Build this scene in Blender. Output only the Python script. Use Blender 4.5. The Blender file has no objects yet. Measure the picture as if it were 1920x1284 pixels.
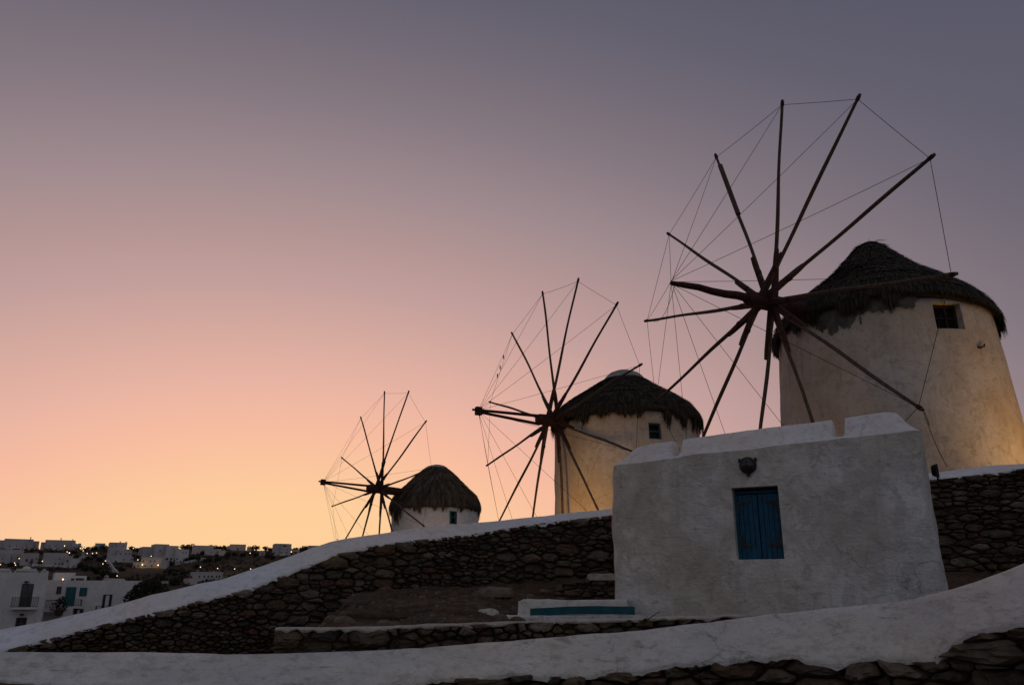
import bpy, math, random
import numpy as np
from mathutils import Vector, noise as mnoise

random.seed(7)
SC = bpy.context.scene
COL = SC.collection
rad = math.radians

# ------------------------------------------------------------------ camera
F, TH = 1500.0, rad(17.3)
CT, ST = math.cos(TH), math.sin(TH)
cam_data = bpy.data.cameras.new('camera')
cam_data.sensor_width = 36.0
cam_data.lens = F / 1920 * 36
cam_data.clip_start, cam_data.clip_end = 0.05, 6000
cam = bpy.data.objects.new('camera', cam_data)
cam.location = (0, 0, 0)
cam.rotation_euler = (rad(90) + TH, 0, 0)
COL.objects.link(cam)
SC.camera = cam

# ------------------------------------------------------------------ dusk sky (sun just set, ahead and to the left)
world = bpy.data.worlds.new('World')
SC.world = world
world.use_nodes = True
SKY_RAMP = [(0.060, (.062, .068, .103)), (0.088, (.084, .086, .126)), (0.125, (.130, .120, .160)), (0.160, (.178, .152, .184)),
            (0.20, (.236, .188, .214)), (0.26, (.330, .248, .268)), (0.325, (.44, .296, .290)), (0.395, (.548, .348, .330)),
            (0.455, (.662, .398, .344)), (0.53, (.808, .455, .366)), (0.60, (.935, .508, .352)), (0.70, (.992, .618, .336)),
            (0.80, (1.0, .640, .300))]
LO, HI = math.log(.055), math.log(.82)
SUN_AZ = rad(-15)


def build_world():
    nt = world.node_tree
    N, L = nt.nodes, nt.links
    bg = N['Background']
    tc = N.new('ShaderNodeTexCoord')
    sep = N.new('ShaderNodeSeparateXYZ')
    L.new(tc.outputs['Generated'], sep.inputs[0])

    def m(op, a, b=None, c=None, clamp=False):
        n = N.new('ShaderNodeMath')
        n.operation = op
        n.use_clamp = clamp
        for i, v in enumerate((a, b, c)):
            if v is None:
                continue
            if isinstance(v, (int, float)):
                n.inputs[i].default_value = v
            else:
                L.new(v, n.inputs[i])
        return n.outputs[0]
    x, y, z = sep.outputs
    z = m('MAXIMUM', z, 0.0)
    q = m('ADD', m('MULTIPLY', x, math.sin(SUN_AZ)), m('MULTIPLY', y, math.cos(SUN_AZ)))
    lin = m('ADD', m('MULTIPLY', z, -1.12), m('MULTIPLY', m('MULTIPLY', z, z), -1.08))
    lin = m('ADD', lin, m('MULTIPLY_ADD', q, 2.86, -3.08))
    # dusk sky never falls below the dim glow of the rest of the dome
    lum = m('EXPONENT', lin)
    floor_ = m('ADD', m('MULTIPLY_ADD', q, -.072, .124), m('MULTIPLY', m('EXPONENT', m('MULTIPLY', z, -4.0)), .07))
    lum = m('POWER', m('ADD', m('POWER', lum, 4.0), m('POWER', floor_, 4.0)), 1 / 4)
    t = m('DIVIDE', m('SUBTRACT', m('LOGARITHM', lum, math.e), LO), HI - LO, clamp=True)
    ramp = N.new('ShaderNodeValToRGB')
    cr = ramp.color_ramp
    cr.interpolation = 'LINEAR'
    for i, (l, c) in enumerate(SKY_RAMP):
        p = (math.log(l) - LO) / (HI - LO)
        e = cr.elements[i] if i < 2 else cr.elements.new(p)
        e.position = p
        e.color = (*c, 1)
    L.new(t, ramp.inputs[0])
    # opposite the sunset the dome turns to plain slate
    back = m('DIVIDE', m('SUBTRACT', .40, q), .9, clamp=True)
    cmb = N.new('ShaderNodeCombineXYZ')
    for i, k in enumerate((.955, 1.0, 1.15)):
        L.new(m('MULTIPLY', lum, k), cmb.inputs[i])
    mx = N.new('ShaderNodeMix')
    mx.data_type = 'RGBA'
    L.new(back, mx.inputs[0])
    L.new(ramp.outputs[0], mx.inputs[6])
    L.new(cmb.outputs[0], mx.inputs[7])
    L.new(mx.outputs[2], bg.inputs[0])
    bg.inputs[1].default_value = 1.0


build_world()
SC.view_settings.view_transform = 'Standard'
SC.view_settings.look = 'None'
SC.view_settings.exposure = 0.0
SC.view_settings.gamma = 1.0
SC.view_settings.use_curve_mapping = False


# ------------------------------------------------------------------ helpers: photograph pixel -> place
def ray(px, py):
    u, v = (px - 960) / F, (642 - py) / F
    return Vector((u, CT - v * ST, ST + v * CT))


def at(px, py, Y):
    d = ray(px, py)
    return d * (Y / d.y)


def zat(py, Y):
    return ray(960, py).z / ray(960, py).y * Y


def proj(p):
    d = p[1] * CT + p[2] * ST
    return 960 + F * p[0] / d, 642 - F * (p[2] * CT - p[1] * ST) / d, d


def nz(x, y, z=0.0, s=1.0):
    return mnoise.noise(Vector((x * s, y * s, z * s)))


def fbm(x, y, z=0.0, s=1.0, o=4):
    return mnoise.fractal(Vector((x * s, y * s, z * s)), 1.0, 2.0, o)


# ------------------------------------------------------------------ helpers: objects
WL = {}


def tag(o, label=None, cat=None, group=None, kind=None):
    if label:
        o['label'] = label
    if cat:
        o['category'] = cat
    if group:
        o['group'] = group
    if kind:
        o['kind'] = kind
    return o


def thing(name, label, cat, loc, group=None):
    o = bpy.data.objects.new(name, None)
    o.empty_display_size = .3
    COL.objects.link(o)
    o.location = loc
    WL[o] = Vector(loc)
    return tag(o, label, cat, group)


class MB:
    def __init__(self):
        self.v, self.f, self.fm = [], [], []

    def add(self, vs, fs):
        b = len(self.v)
        self.v.extend([tuple(p) for p in vs])
        self.f.extend([tuple(i + b for i in f) for f in fs])
        return self

    def box(self, c, sx, sy, sz, yaw=0.0, ax=None):
        """box centred at c; ax = (ex, ey, ez) axes or yaw about z"""
        c = Vector(c)
        if ax is None:
            ax = (Vector((math.cos(yaw), math.sin(yaw), 0)), Vector((-math.sin(yaw), math.cos(yaw), 0)), Vector((0, 0, 1)))
        vs = [c + ax[0] * (sx / 2 * i) + ax[1] * (sy / 2 * j) + ax[2] * (sz / 2 * k) for k in (-1, 1) for j in (-1, 1) for i in (-1, 1)]
        return self.add(vs, [(0, 2, 3, 1), (4, 5, 7, 6), (0, 1, 5, 4), (2, 6, 7, 3), (0, 4, 6, 2), (1, 3, 7, 5)])

    def tube(self, pts, rads, n=8, cap=True):
        pts = [Vector(p) for p in pts]
        if isinstance(rads, (int, float)):
            rads = [rads] * len(pts)
        rings = []
        up = None
        for i, p in enumerate(pts):
            t = (pts[min(i + 1, len(pts) - 1)] - pts[max(i - 1, 0)]).normalized()
            if up is None:
                a = Vector((0, 0, 1)) if abs(t.z) < .9 else Vector((1, 0, 0))
                up = t.cross(a).normalized()
            s = (up - t * up.dot(t)).normalized()
            up = s
            w = t.cross(s)
            rings.append([p + (s * math.cos(k * 2 * math.pi / n) + w * math.sin(k * 2 * math.pi / n)) * rads[i] for k in range(n)])
        vs = [q for r in rings for q in r]
        fs = []
        for i in range(len(pts) - 1):
            for k in range(n):
                k2 = (k + 1) % n
                fs.append((i * n + k, i * n + k2, (i + 1) * n + k2, (i + 1) * n + k))
        if cap:
            fs.append(tuple(reversed(range(n))))
            fs.append(tuple((len(pts) - 1) * n + k for k in range(n)))
        return self.add(vs, fs)

    def grid(self, rows, closed=False, skip=None):
        """rows: list of equally long lists of points"""
        n = len(rows[0])
        vs = [p for r in rows for p in r]
        fs = []
        for i in range(len(rows) - 1):
            for k in range(n if closed else n - 1):
                if skip and skip(i, k):
                    continue
                k2 = (k + 1) % n
                fs.append((i * n + k, i * n + k2, (i + 1) * n + k2, (i + 1) * n + k))
        return self.add(vs, fs)

    def build(self, name, mat, parent=None, smooth=False, kind=None):
        me = bpy.data.meshes.new(name)
        off = WL[parent] if parent is not None else Vector((0, 0, 0))
        me.from_pydata([(p[0] - off.x, p[1] - off.y, p[2] - off.z) for p in self.v], [], self.f)
        me.materials.append(mat)
        if smooth:
            me.polygons.foreach_set('use_smooth', [True] * len(me.polygons))
        me.update()
        o = bpy.data.objects.new(name, me)
        COL.objects.link(o)
        WL[o] = off.copy()
        if parent is not None:
            o.parent = parent
        if kind:
            o['kind'] = kind
        return o


def copy_tree(o, parent=None):
    c = o.copy()
    COL.objects.link(c)
    c.parent = parent
    for ch in o.children:
        copy_tree(ch, c)
    return c


# ------------------------------------------------------------------ materials
def new_mat(name, rough=.9, spec=.2):
    m = bpy.data.materials.new(name)
    m.use_nodes = True
    nt = m.node_tree
    b = nt.nodes['Principled BSDF']
    b.inputs['Roughness'].default_value = rough
    b.inputs['Specular IOR Level'].default_value = spec
    return m, nt, b


def ramp_node(nt, stops, fac, interp='LINEAR'):
    r = nt.nodes.new('ShaderNodeValToRGB')
    r.color_ramp.interpolation = interp
    for i, (p, c) in enumerate(stops):
        e = r.color_ramp.elements[i] if i < 2 else r.color_ramp.elements.new(p)
        e.position = p
        e.color = (*c, 1) if len(c) == 3 else c
    nt.links.new(fac, r.inputs[0])
    return r.outputs[0]


def noise_node(nt, scale, detail=5, rough=.55, vec=None, dist=0.0):
    n = nt.nodes.new('ShaderNodeTexNoise')
    n.inputs['Scale'].default_value = scale
    n.inputs['Detail'].default_value = detail
    n.inputs['Roughness'].default_value = rough
    n.inputs['Distortion'].default_value = dist
    if vec is not None:
        nt.links.new(vec, n.inputs['Vector'])
    return n.outputs['Fac']


def coords(nt, scale=(1, 1, 1)):
    tc = nt.nodes.new('ShaderNodeTexCoord')
    if scale == (1, 1, 1):
        return tc.outputs['Object']
    mp = nt.nodes.new('ShaderNodeMapping')
    mp.inputs['Scale'].default_value = scale
    nt.links.new(tc.outputs['Object'], mp.inputs['Vector'])
    return mp.outputs[0]


def mixc(nt, fac, a, b, blend='MIX'):
    m = nt.nodes.new('ShaderNodeMix')
    m.data_type = 'RGBA'
    m.blend_type = blend
    for i, v in ((0, fac), (6, a), (7, b)):
        if isinstance(v, (int, float)):
            m.inputs[i].default_value = v
        elif isinstance(v, tuple):
            m.inputs[i].default_value = (*v, 1)
        else:
            nt.links.new(v, m.inputs[i])
    return m.outputs[2]


def bump(nt, b, height, strength=.5, dist=.02, prev=None):
    n = nt.nodes.new('ShaderNodeBump')
    n.inputs['Strength'].default_value = strength
    n.inputs['Distance'].default_value = dist
    nt.links.new(height, n.inputs['Height'])
    if prev is not None:
        nt.links.new(prev, n.inputs['Normal'])
    nt.links.new(n.outputs[0], b.inputs['Normal'])
    return n.outputs[0]


def plaster(name, light, dark, stain, big=.8, fine=9, bstr=.6, stretch=(1, 1, 1), specks=.5, patch=.25, scratch=.55, crack=0.0):
    m, nt, b = new_mat(name, .95, .1)
    v = coords(nt, stretch)
    n1 = noise_node(nt, big, 7, .6, v, .3)
    c = ramp_node(nt, [(.33, dark), (.62, light)], n1)
    n2 = noise_node(nt, fine, 6, .65, v)
    c = mixc(nt, ramp_node(nt, [(.30, (1, 1, 1)), (.48, (0, 0, 0))], n2), c, mixc(nt, .55, c, stain))
    n3 = noise_node(nt, big * 2.7, 9, .7, v, .8)
    c = mixc(nt, ramp_node(nt, [(.60, (0, 0, 0)), (.70, (.75, .75, .75))], n3), c, stain)
    n4 = noise_node(nt, fine * 5, 3, .6, v)
    c = mixc(nt, ramp_node(nt, [(.66, (0, 0, 0)), (.74, (specks,) * 3)], n4), c, stain)
    mp = nt.nodes.new('ShaderNodeMapping')
    mp.inputs['Scale'].default_value = (2.2, 2.2, 9.0)
    mp.inputs['Rotation'].default_value = (0.0, .35, 0.0)
    nt.links.new(nt.nodes.new('ShaderNodeTexCoord').outputs['Object'], mp.inputs['Vector'])
    n7 = noise_node(nt, 2.4, 7, .68, mp.outputs[0], .6)
    c = mixc(nt, ramp_node(nt, [(.60, (0, 0, 0)), (.665, (scratch,) * 3)], n7), c, stain)
    n5 = noise_node(nt, big * 1.9, 8, .62, v, 1.4)
    c = mixc(nt, ramp_node(nt, [(.515, (0, 0, 0)), (.535, (patch,) * 3)], n5), c, dark)
    n6 = noise_node(nt, big * 3.1, 8, .6, v, 2.0)
    c = mixc(nt, ramp_node(nt, [(.60, (0, 0, 0)), (.615, (patch * .8,) * 3)], n6), c, stain)
    if crack:
        w = nt.nodes.new('ShaderNodeTexNoise')
        w.inputs['Scale'].default_value = 3.0
        w.inputs['Detail'].default_value = 5
        nt.links.new(v, w.inputs['Vector'])
        ad = nt.nodes.new('ShaderNodeMix')
        ad.data_type = 'RGBA'
        ad.blend_type = 'LINEAR_LIGHT'
        ad.inputs[0].default_value = .35
        nt.links.new(v, ad.inputs[6])
        nt.links.new(w.outputs['Color'], ad.inputs[7])
        vo = nt.nodes.new('ShaderNodeTexVoronoi')
        vo.feature = 'DISTANCE_TO_EDGE'
        vo.inputs['Scale'].default_value = 1.25
        nt.links.new(ad.outputs[2], vo.inputs['Vector'])
        line = ramp_node(nt, [(0.0, (1, 1, 1)), (.014, (0, 0, 0))], vo.outputs['Distance'])
        gate = ramp_node(nt, [(.50, (0, 0, 0)), (.60, (crack,) * 3)], noise_node(nt, .9, 3, .5, v))
        c = mixc(nt, mixc(nt, 1.0, line, gate, 'MULTIPLY'), c, (.16, .14, .12))
        ms = nt.nodes.new('ShaderNodeMapping')
        ms.inputs['Scale'].default_value = (5.5, 5.5, .45)
        nt.links.new(nt.nodes.new('ShaderNodeTexCoord').outputs['Object'], ms.inputs['Vector'])
        n8 = noise_node(nt, 1.6, 6, .65, ms.outputs[0], .2)
        c = mixc(nt, ramp_node(nt, [(.56, (0, 0, 0)), (.72, (.5, .5, .5))], n8), c, stain)
        n9 = noise_node(nt, .55, 4, .5, v)
        c = mixc(nt, 1.0, c, ramp_node(nt, [(.35, (1.06, 1.0, .90)), (.65, (.96, 1.0, 1.05))], n9), 'MULTIPLY')
    nt.links.new(c, b.inputs['Base Color'])
    p = bump(nt, b, n3, bstr * .7, .05)
    p = bump(nt, b, ramp_node(nt, [(.51, (0, 0, 0)), (.54, (1, 1, 1))], n5), bstr * .5, .006, p)
    p = bump(nt, b, n7, bstr * .8, .02, p)
    p = bump(nt, b, n2, bstr, .03, p)
    bump(nt, b, n4, bstr * .8, .008, p)
    return m


def island_random(nt):
    oi = nt.nodes.new('ShaderNodeObjectInfo')
    g = nt.nodes.new('ShaderNodeNewGeometry')
    a = nt.nodes.new('ShaderNodeMath')
    a.operation = 'ADD'
    nt.links.new(oi.outputs['Random'], a.inputs[0])
    nt.links.new(g.outputs['Random Per Island'], a.inputs[1])
    f = nt.nodes.new('ShaderNodeMath')
    f.operation = 'FRACT'
    nt.links.new(a.outputs[0], f.inputs[0])
    return f.outputs[0]


def stone_mat(name, k=1.0):
    m, nt, b = new_mat(name, .9, .25)
    r = island_random(nt)
    cols = [(0.0, (.19, .125, .08)), (.15, (.29, .21, .14)), (.3, (.12, .105, .09)), (.45, (.25, .14, .09)), (.55, (.16, .12, .085)),
            (.66, (.34, .275, .20)), (.78, (.15, .12, .10)), (.9, (.24, .17, .11)), (1.0, (.40, .33, .26))]
    c = ramp_node(nt, [(p, tuple(x * k for x in q)) for p, q in cols], r)
    v = coords(nt)
    n1 = noise_node(nt, 7, 7, .65, v, .4)
    c = mixc(nt, 1.0, c, ramp_node(nt, [(.3, (.5, .46, .43)), (.65, (1.1, 1.08, 1.05))], n1), 'MULTIPLY')
    n2 = noise_node(nt, 34, 5, .7, v)
    c = mixc(nt, ramp_node(nt, [(.6, (0, 0, 0)), (.72, (.5, .5, .5))], n2), c, (.34 * k, .32 * k, .28 * k))
    nt.links.new(c, b.inputs['Base Color'])
    p = bump(nt, b, n1, .8, .05)
    bump(nt, b, n2, .7, .012, p)
    return m


def simple(name, base, dark=None, scale=6, rough=.8, spec=.25, stretch=(1, 1, 1), bstr=.4, bd=.01, lo=.35, hi=.65):
    m, nt, b = new_mat(name, rough, spec)
    v = coords(nt, stretch)
    n = noise_node(nt, scale, 7, .62, v, .2)
    dark = dark or tuple(x * .6 for x in base)
    nt.links.new(ramp_node(nt, [(lo, dark), (hi, base)], n), b.inputs['Base Color'])
    if bstr:
        bump(nt, b, n, bstr, bd)
    return m


def leafy(name, a, c, rough=.7):
    m, nt, b = new_mat(name, rough, .2)
    nt.links.new(ramp_node(nt, [(0, a), (1, c)], island_random(nt)), b.inputs['Base Color'])
    return m


def glow(name, col, s):
    m = bpy.data.materials.new(name)
    m.use_nodes = True
    b = m.node_tree.nodes['Principled BSDF']
    b.inputs['Base Color'].default_value = (.8, .8, .8, 1)
    b.inputs['Emission Color'].default_value = (*col, 1)
    b.inputs['Emission Strength'].default_value = s
    m.cycles.emission_sampling = 'NONE'
    return m


M = {}
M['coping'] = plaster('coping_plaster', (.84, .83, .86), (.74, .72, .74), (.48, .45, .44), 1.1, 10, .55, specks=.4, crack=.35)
M['front_coping'] = plaster('front_plaster', (.82, .81, .80), (.68, .665, .655), (.36, .31, .28), 1.3, 9, .9, (1, 1, 2.2), .8, scratch=.75, crack=.5)
M['hut'] = plaster('hut_plaster', (.79, .76, .725), (.50, .47, .44), (.40, .365, .33), 1.15, 6, .9, specks=.5, patch=.50, scratch=.7, crack=.6)
M['tower_white'] = plaster('white_tower_plaster', (.84, .78, .73), (.68, .62, .57), (.45, .39, .34), .7, 6, .5)
M['tower'] = plaster('tower_plaster', (.68, .60, .53), (.45, .385, .33), (.29, .225, .175), .55, 6, .7, specks=.6, crack=.25)
M['town'] = plaster('town_plaster', (.74, .72, .71), (.58, .56, .55), (.42, .40, .36), .25, 3, .3, specks=.3)
M['far'] = simple('far_whitewash', (.60, .56, .56), (.36, .33, .33), .12, .95, .1, bstr=0)
M['far_pink'] = simple('far_pinkish_wash', (.66, .54, .52), (.5, .41, .4), .12, .95, .1, bstr=0)
M['stone'] = stone_mat('rubble_stone', .66)
M['stone_dark'] = stone_mat('rubble_stone_dark', .62)
M['mortar'] = simple('earth_mortar', (.15, .105, .072), (.06, .043, .032), 9, 1, .05, bstr=.8, bd=.03)
M['slab'] = plaster('pale_slab', (.62, .57, .51), (.44, .39, .34), (.2, .17, .14), 2, 12, .8)
M['wood'] = simple('weathered_pole', (.14, .10, .074), (.05, .036, .028), 5, .8, .2, (6, 6, 1.2), .5, .01)
M['wood_red'] = simple('red_oiled_wood', (.072, .027, .02), (.03, .013, .011), 6, .75, .25, (3, 3, 1), .5, .012)
M['rope'] = simple('dark_rope', (.05, .04, .035), (.025, .02, .018), 30, .9, .1, bstr=0)
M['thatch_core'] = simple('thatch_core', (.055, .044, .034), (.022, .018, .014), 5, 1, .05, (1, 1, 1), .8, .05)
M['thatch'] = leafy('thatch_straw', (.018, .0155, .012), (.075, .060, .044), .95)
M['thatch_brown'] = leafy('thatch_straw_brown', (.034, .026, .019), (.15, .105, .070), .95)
M['cap_grey'] = plaster('cap_mortar', (.46, .42, .40), (.30, .27, .26), (.2, .17, .15), 2, 9, .6)
M['cement'] = simple('bare_cement', (.16, .15, .13), (.07, .066, .058), 4, .95, .1, bstr=.6, bd=.02)
M['blue'] = simple('blue_paint', (.005, .105, .20), (.004, .042, .085), 9, .6, .3, (6, 6, .8), .6, .01)
M['blue_frame'] = simple('grey_blue_paint', (.055, .12, .18), (.03, .06, .09), 8, .6, .3)
M['teal'] = simple('teal_paint', (.010, .115, .135), (.008, .070, .088), 10, .6, .3, (1, 1, 1), .3, .005)
M['iron'] = simple('rusty_iron', (.085, .058, .042), (.035, .025, .02), 20, .8, .3)
M['black'] = simple('black_metal', (.022, .020, .019), (.012, .011, .011), 14, .6, .4)
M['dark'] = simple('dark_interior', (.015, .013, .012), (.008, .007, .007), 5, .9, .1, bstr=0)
M['oldwood'] = simple('old_brown_board', (.06, .04, .03), (.025, .018, .014), 6, .85, .15, (5, 5, 1), .5, .01)
M['brown_shut'] = simple('brown_shutter', (.075, .058, .045), (.04, .03, .025), 5, .8, .2, bstr=0)
M['rail'] = simple('grey_green_rail', (.075, .08, .065), (.05, .05, .042), 5, .7, .2, bstr=0)
M['glass'] = simple('window_glass', (.03, .032, .036), (.02, .02, .024), 2, .12, .5, bstr=0)
def dirt_mat():
    m, nt, b = new_mat('brown_dirt', 1, .05)
    v = coords(nt)
    n1 = noise_node(nt, 1.4, 6, .6, v, .3)
    n2 = noise_node(nt, 11, 8, .72, v, .4)
    n3 = noise_node(nt, 60, 4, .7, v)
    c = ramp_node(nt, [(.34, (.105, .070, .048)), (.64, (.20, .14, .098))], n1)
    c = mixc(nt, 1.0, c, ramp_node(nt, [(.32, (.45, .43, .42)), (.62, (1.15, 1.12, 1.1))], n2), 'MULTIPLY')
    c = mixc(nt, ramp_node(nt, [(.62, (0, 0, 0)), (.70, (.7, .7, .7))], n3), c, (.34, .27, .21))
    nt.links.new(c, b.inputs['Base Color'])
    p = bump(nt, b, n2, 1.0, .06)
    bump(nt, b, n3, .9, .015, p)
    return m


M['dirt'] = dirt_mat()
M['path'] = simple('path_concrete', (.2, .18, .165), (.13, .115, .10), 2, .95, .1, bstr=.5, bd=.02)
M['hill'] = simple('dry_hillside', (.14, .10, .068), (.06, .046, .034), .05, 1, .05, bstr=0, lo=.38, hi=.66)
M['scrub'] = leafy('scrub_leaves', (.018, .016, .010), (.095, .070, .042))
M['leaf'] = leafy('dark_leaves', (.010, .013, .008), (.045, .050, .028))
M['leaf_green'] = leafy('weed_leaves', (.07, .085, .03), (.13, .14, .05))
M['agave'] = simple('agave_leaf', (.07, .085, .06), (.04, .05, .035), 4, .6, .3, bstr=0)
M['glow'] = glow('street_lamp_glow', (1.0, .74, .46), 2.2)
M['glow_warm'] = glow('porch_lamp_glow', (1.0, .58, .22), 5)
M['flood_glass'] = glow('flood_lamp_glow', (1.0, .60, .18), 4)

# ------------------------------------------------------------------ terrain
HILL_Y = [0, 14, 60, 105, 135, 170, 210, 260, 320, 370, 480, 900, 2600]
HILL_Z = [-1.65, -1.75, -5.2, -5.0, -3.2, -.4, 3.6, 9.2, 15.6, 17.4, 14, 0, -30]


def hill_z(x, y):
    r = math.hypot(x, y)
    if y <= 0:
        return -1.65 - max(0, r - 12) * .02
    c = max(0.0, min(1.0, (y / max(r, 1e-6) - .25) / .35))
    h = float(np.interp(r if r < 60 else y, HILL_Y, HILL_Z))
    flat = -1.65 - max(0, r - 12) * .02
    h = flat * (1 - c) + h * c
    if r > 100:
        h += fbm(x, y, 0, .012, 3) * min(1.6, (r - 100) / 60) + fbm(x, y, 5, .06, 3) * .5
    return h


def build_ground():
    radii = [0, 2, 4, 6, 8, 10, 12, 15, 20, 28, 40, 55, 70, 85, 100, 112, 122, 132, 142, 152, 162, 172, 182, 192, 202, 214, 226, 238, 250,
             262, 276, 290, 304, 318, 332, 348, 366, 390, 430, 500, 650, 900, 1400, 2600]
    azs = [rad(a) for a in np.concatenate([np.arange(-180, -60, 8), np.arange(-60, 20, .8), np.arange(20, 180, 8)])]
    rows = [[(r * math.sin(a), r * math.cos(a), hill_z(r * math.sin(a), r * math.cos(a))) for a in azs] for r in radii]
    m = MB()
    m.grid(rows, closed=True)
    o = m.build('ground', M['hill'], smooth=True)
    tag(o, 'dry brown hillside and low ground spreading under the whole town', kind='structure')


build_ground()


def hill_hit(px, py, y0=112, y1=360):
    d = ray(px, py)
    Y = y0
    while Y < y1:
        p = d * (Y / d.y)
        if p.z <= hill_z(p.x, p.y) + .02:
            return p
        Y += .6
    return d * (y1 / d.y)


# ------------------------------------------------------------------ wall paths
class Path:
    """a wall run: plan from (px, Y), top edge and plaster edge from the photograph's lines"""

    def __init__(self, plan, top, low, px0, px1, step=5):
        self.px = np.arange(px0, px1 + .1, step)
        Y = np.interp(self.px, [p[0] for p in plan], [p[1] for p in plan])
        k = np.ones(41) / 41
        Y = np.convolve(np.pad(Y, 20, mode='edge'), k, 'valid')
        yt = np.interp(self.px, [p[0] for p in top], [p[1] for p in top])
        yl = np.interp(self.px, [p[0] for p in low], [p[1] for p in low])
        self.zt = np.array([zat(a, b) for a, b in zip(yt, Y)])
        self.zl = np.array([zat(a, b) for a, b in zip(yl, Y)])
        depth = Y * CT + self.zt * ST
        self.X = (self.px - 960) / F * depth
        self.Y = Y
        self.s = np.concatenate([[0], np.cumsum(np.hypot(np.diff(self.X), np.diff(Y)))])

    def frame(self, s):
        x, y = np.interp(s, self.s, self.X), np.interp(s, self.s, self.Y)
        e = .12
        dx = np.interp(s + e, self.s, self.X) - np.interp(s - e, self.s, self.X)
        dy = np.interp(s + e, self.s, self.Y) - np.interp(s - e, self.s, self.Y)
        l = math.hypot(dx, dy) or 1
        return x, y, dy / l, -dx / l            # point, outward normal (towards the path in front)

    def pt(self, s, n, z):
        x, y, nx, ny = self.frame(s)
        return (x + nx * n, y + ny * n, z)

    def top(self, s):
        return float(np.interp(s, self.s, self.zt))

    def low(self, s):
        return float(np.interp(s, self.s, self.zl))

    def s_at(self, px):
        return float(np.interp(px, self.px, self.s))


def coping(path, prof, ds=.06, rag=.03, lump=.012, seed=0.0, smin=None, smax=None):
    """sweep a hand plastered band; prof(s, zt, zl) -> [(n, z)] from the lower front edge over the top to the back"""
    m = MB()
    rows = []
    s0, s1 = smin if smin is not None else path.s[0], smax if smax is not None else path.s[-1]
    for s in np.arange(s0, s1, ds):
        zt, zl = path.top(s), path.low(s)
        zl += rag * (nz(s, seed, 1, 5) + .8 * nz(s, seed, 2, 13) + .6 * nz(s, seed, 3, 31))
        row = []
        for j, (n, z) in enumerate(prof(s, zt, zl)):
            p = path.pt(s, n, z)
            a = lump * fbm(p[0], p[1] + seed, p[2], 2.2, 3) + lump * .5 * nz(p[0], p[1], p[2], 9)
            row.append(path.pt(s, n + a, z + (a * .5 if j > 0 else 0)))
        rows.append(row)
    cols = [list(r) for r in zip(*rows)]
    m.grid(cols[:2])
    m.grid(cols[1:])
    return m


def core(path, n0, n1, foot, head=-.06, ds=.25, smin=None, smax=None):
    m = MB()
    s0, s1 = smin if smin is not None else path.s[0], smax if smax is not None else path.s[-1]
    rows = [[], [], [], []]
    for s in np.arange(s0, s1, ds):
        zl = path.low(s) + .05 + head
        zf = foot(s)
        rows[0].append(path.pt(s, n0, zf))
        rows[1].append(path.pt(s, n0, zl))
        rows[2].append(path.pt(s, n1, zl))
        rows[3].append(path.pt(s, n1, zf))
    m.grid(rows)
    return m


# --- rubble: Voronoi cells in (s, z) with room for joints
def clip(poly, a, b, c):
    """keep a*x + b*y <= c"""
    out = []
    n = len(poly)
    for i in range(n):
        p, q = poly[i], poly[(i + 1) % n]
        dp, dq = a * p[0] + b * p[1] - c, a * q[0] + b * q[1] - c
        if dp <= 0:
            out.append(p)
        if dp * dq < 0:
            t = dp / (dp - dq)
            out.append((p[0] + t * (q[0] - p[0]), p[1] + t * (q[1] - p[1])))
    return out


def rubble(s0, s1, zlo, zhi, w, h, seed, zmin, zmax, vary=.6):
    """cells in (s, z); w, h mean size; zlo(s), zhi(s) bounds"""
    rng = random.Random(seed)
    asp = w / h
    pts = []
    cell = {}
    tries = int((s1 - s0) * (zmax - zmin) / (w * h) * 40)
    big = lambda x, y: 1 + vary * nz(x, y, seed, 1.7) * 1.6
    for _ in range(tries):
        s, z = rng.uniform(s0, s1), rng.uniform(zmin, zmax)
        if z > zhi(s) - .015 or z < zlo(s) - h * .4:
            continue
        x, y = s / asp, z
        r = h * .86 * max(.36, min(2.0, big(x, y) * rng.choice((.5, .65, .85, 1.0, 1.2, 1.45))))
        ok = True
        gx, gy = int(x / h), int(y / h)
        for i in range(gx - 2, gx + 3):
            for j in range(gy - 2, gy + 3):
                for (a, b, rr) in cell.get((i, j), ()):
                    if (a - x) ** 2 + (b - y) ** 2 < ((r + rr) / 2) ** 2:
                        ok = False
                        break
                if not ok:
                    break
            if not ok:
                break
        if ok:
            pts.append((x, y, r))
            cell.setdefault((gx, gy), []).append((x, y, r))
    P = np.array([(p[0], p[1]) for p in pts])
    R = np.array([p[2] for p in pts])
    polys = []
    for i, (x, y, r) in enumerate(pts):
        d = ((P - (x, y)) ** 2).sum(1)
        near = np.argsort(d)[1:30]
        B = h * 1.3
        poly = [(x - B, y - B), (x + B, y - B), (x + B, y + B), (x - B, y + B)]
        for j in near:
            if d[j] > (4 * h) ** 2:
                break
            qx, qy = P[j]
            # power diagram: bigger stones take more room
            c = (qx * qx + qy * qy - x * x - y * y + .5 * (R[i] ** 2 - R[j] ** 2)) / 2
            poly = clip(poly, qx - x, qy - y, c)
            if len(poly) < 3:
                break
        if len(poly) < 3:
            continue
        s = x * asp
        zt = zhi(s)
        sl = (zhi(s + .1) - zhi(s - .1)) / .2
        q = [(a * asp, b) for a, b in poly]
        q = clip(q, -sl, 1.0, zt - sl * s + .02)
        q = [(a_, min(b_, zhi(a_) + .012)) for a_, b_ in q]
        if len(q) < 3:
            continue
        polys.append(q)
    return polys


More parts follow.
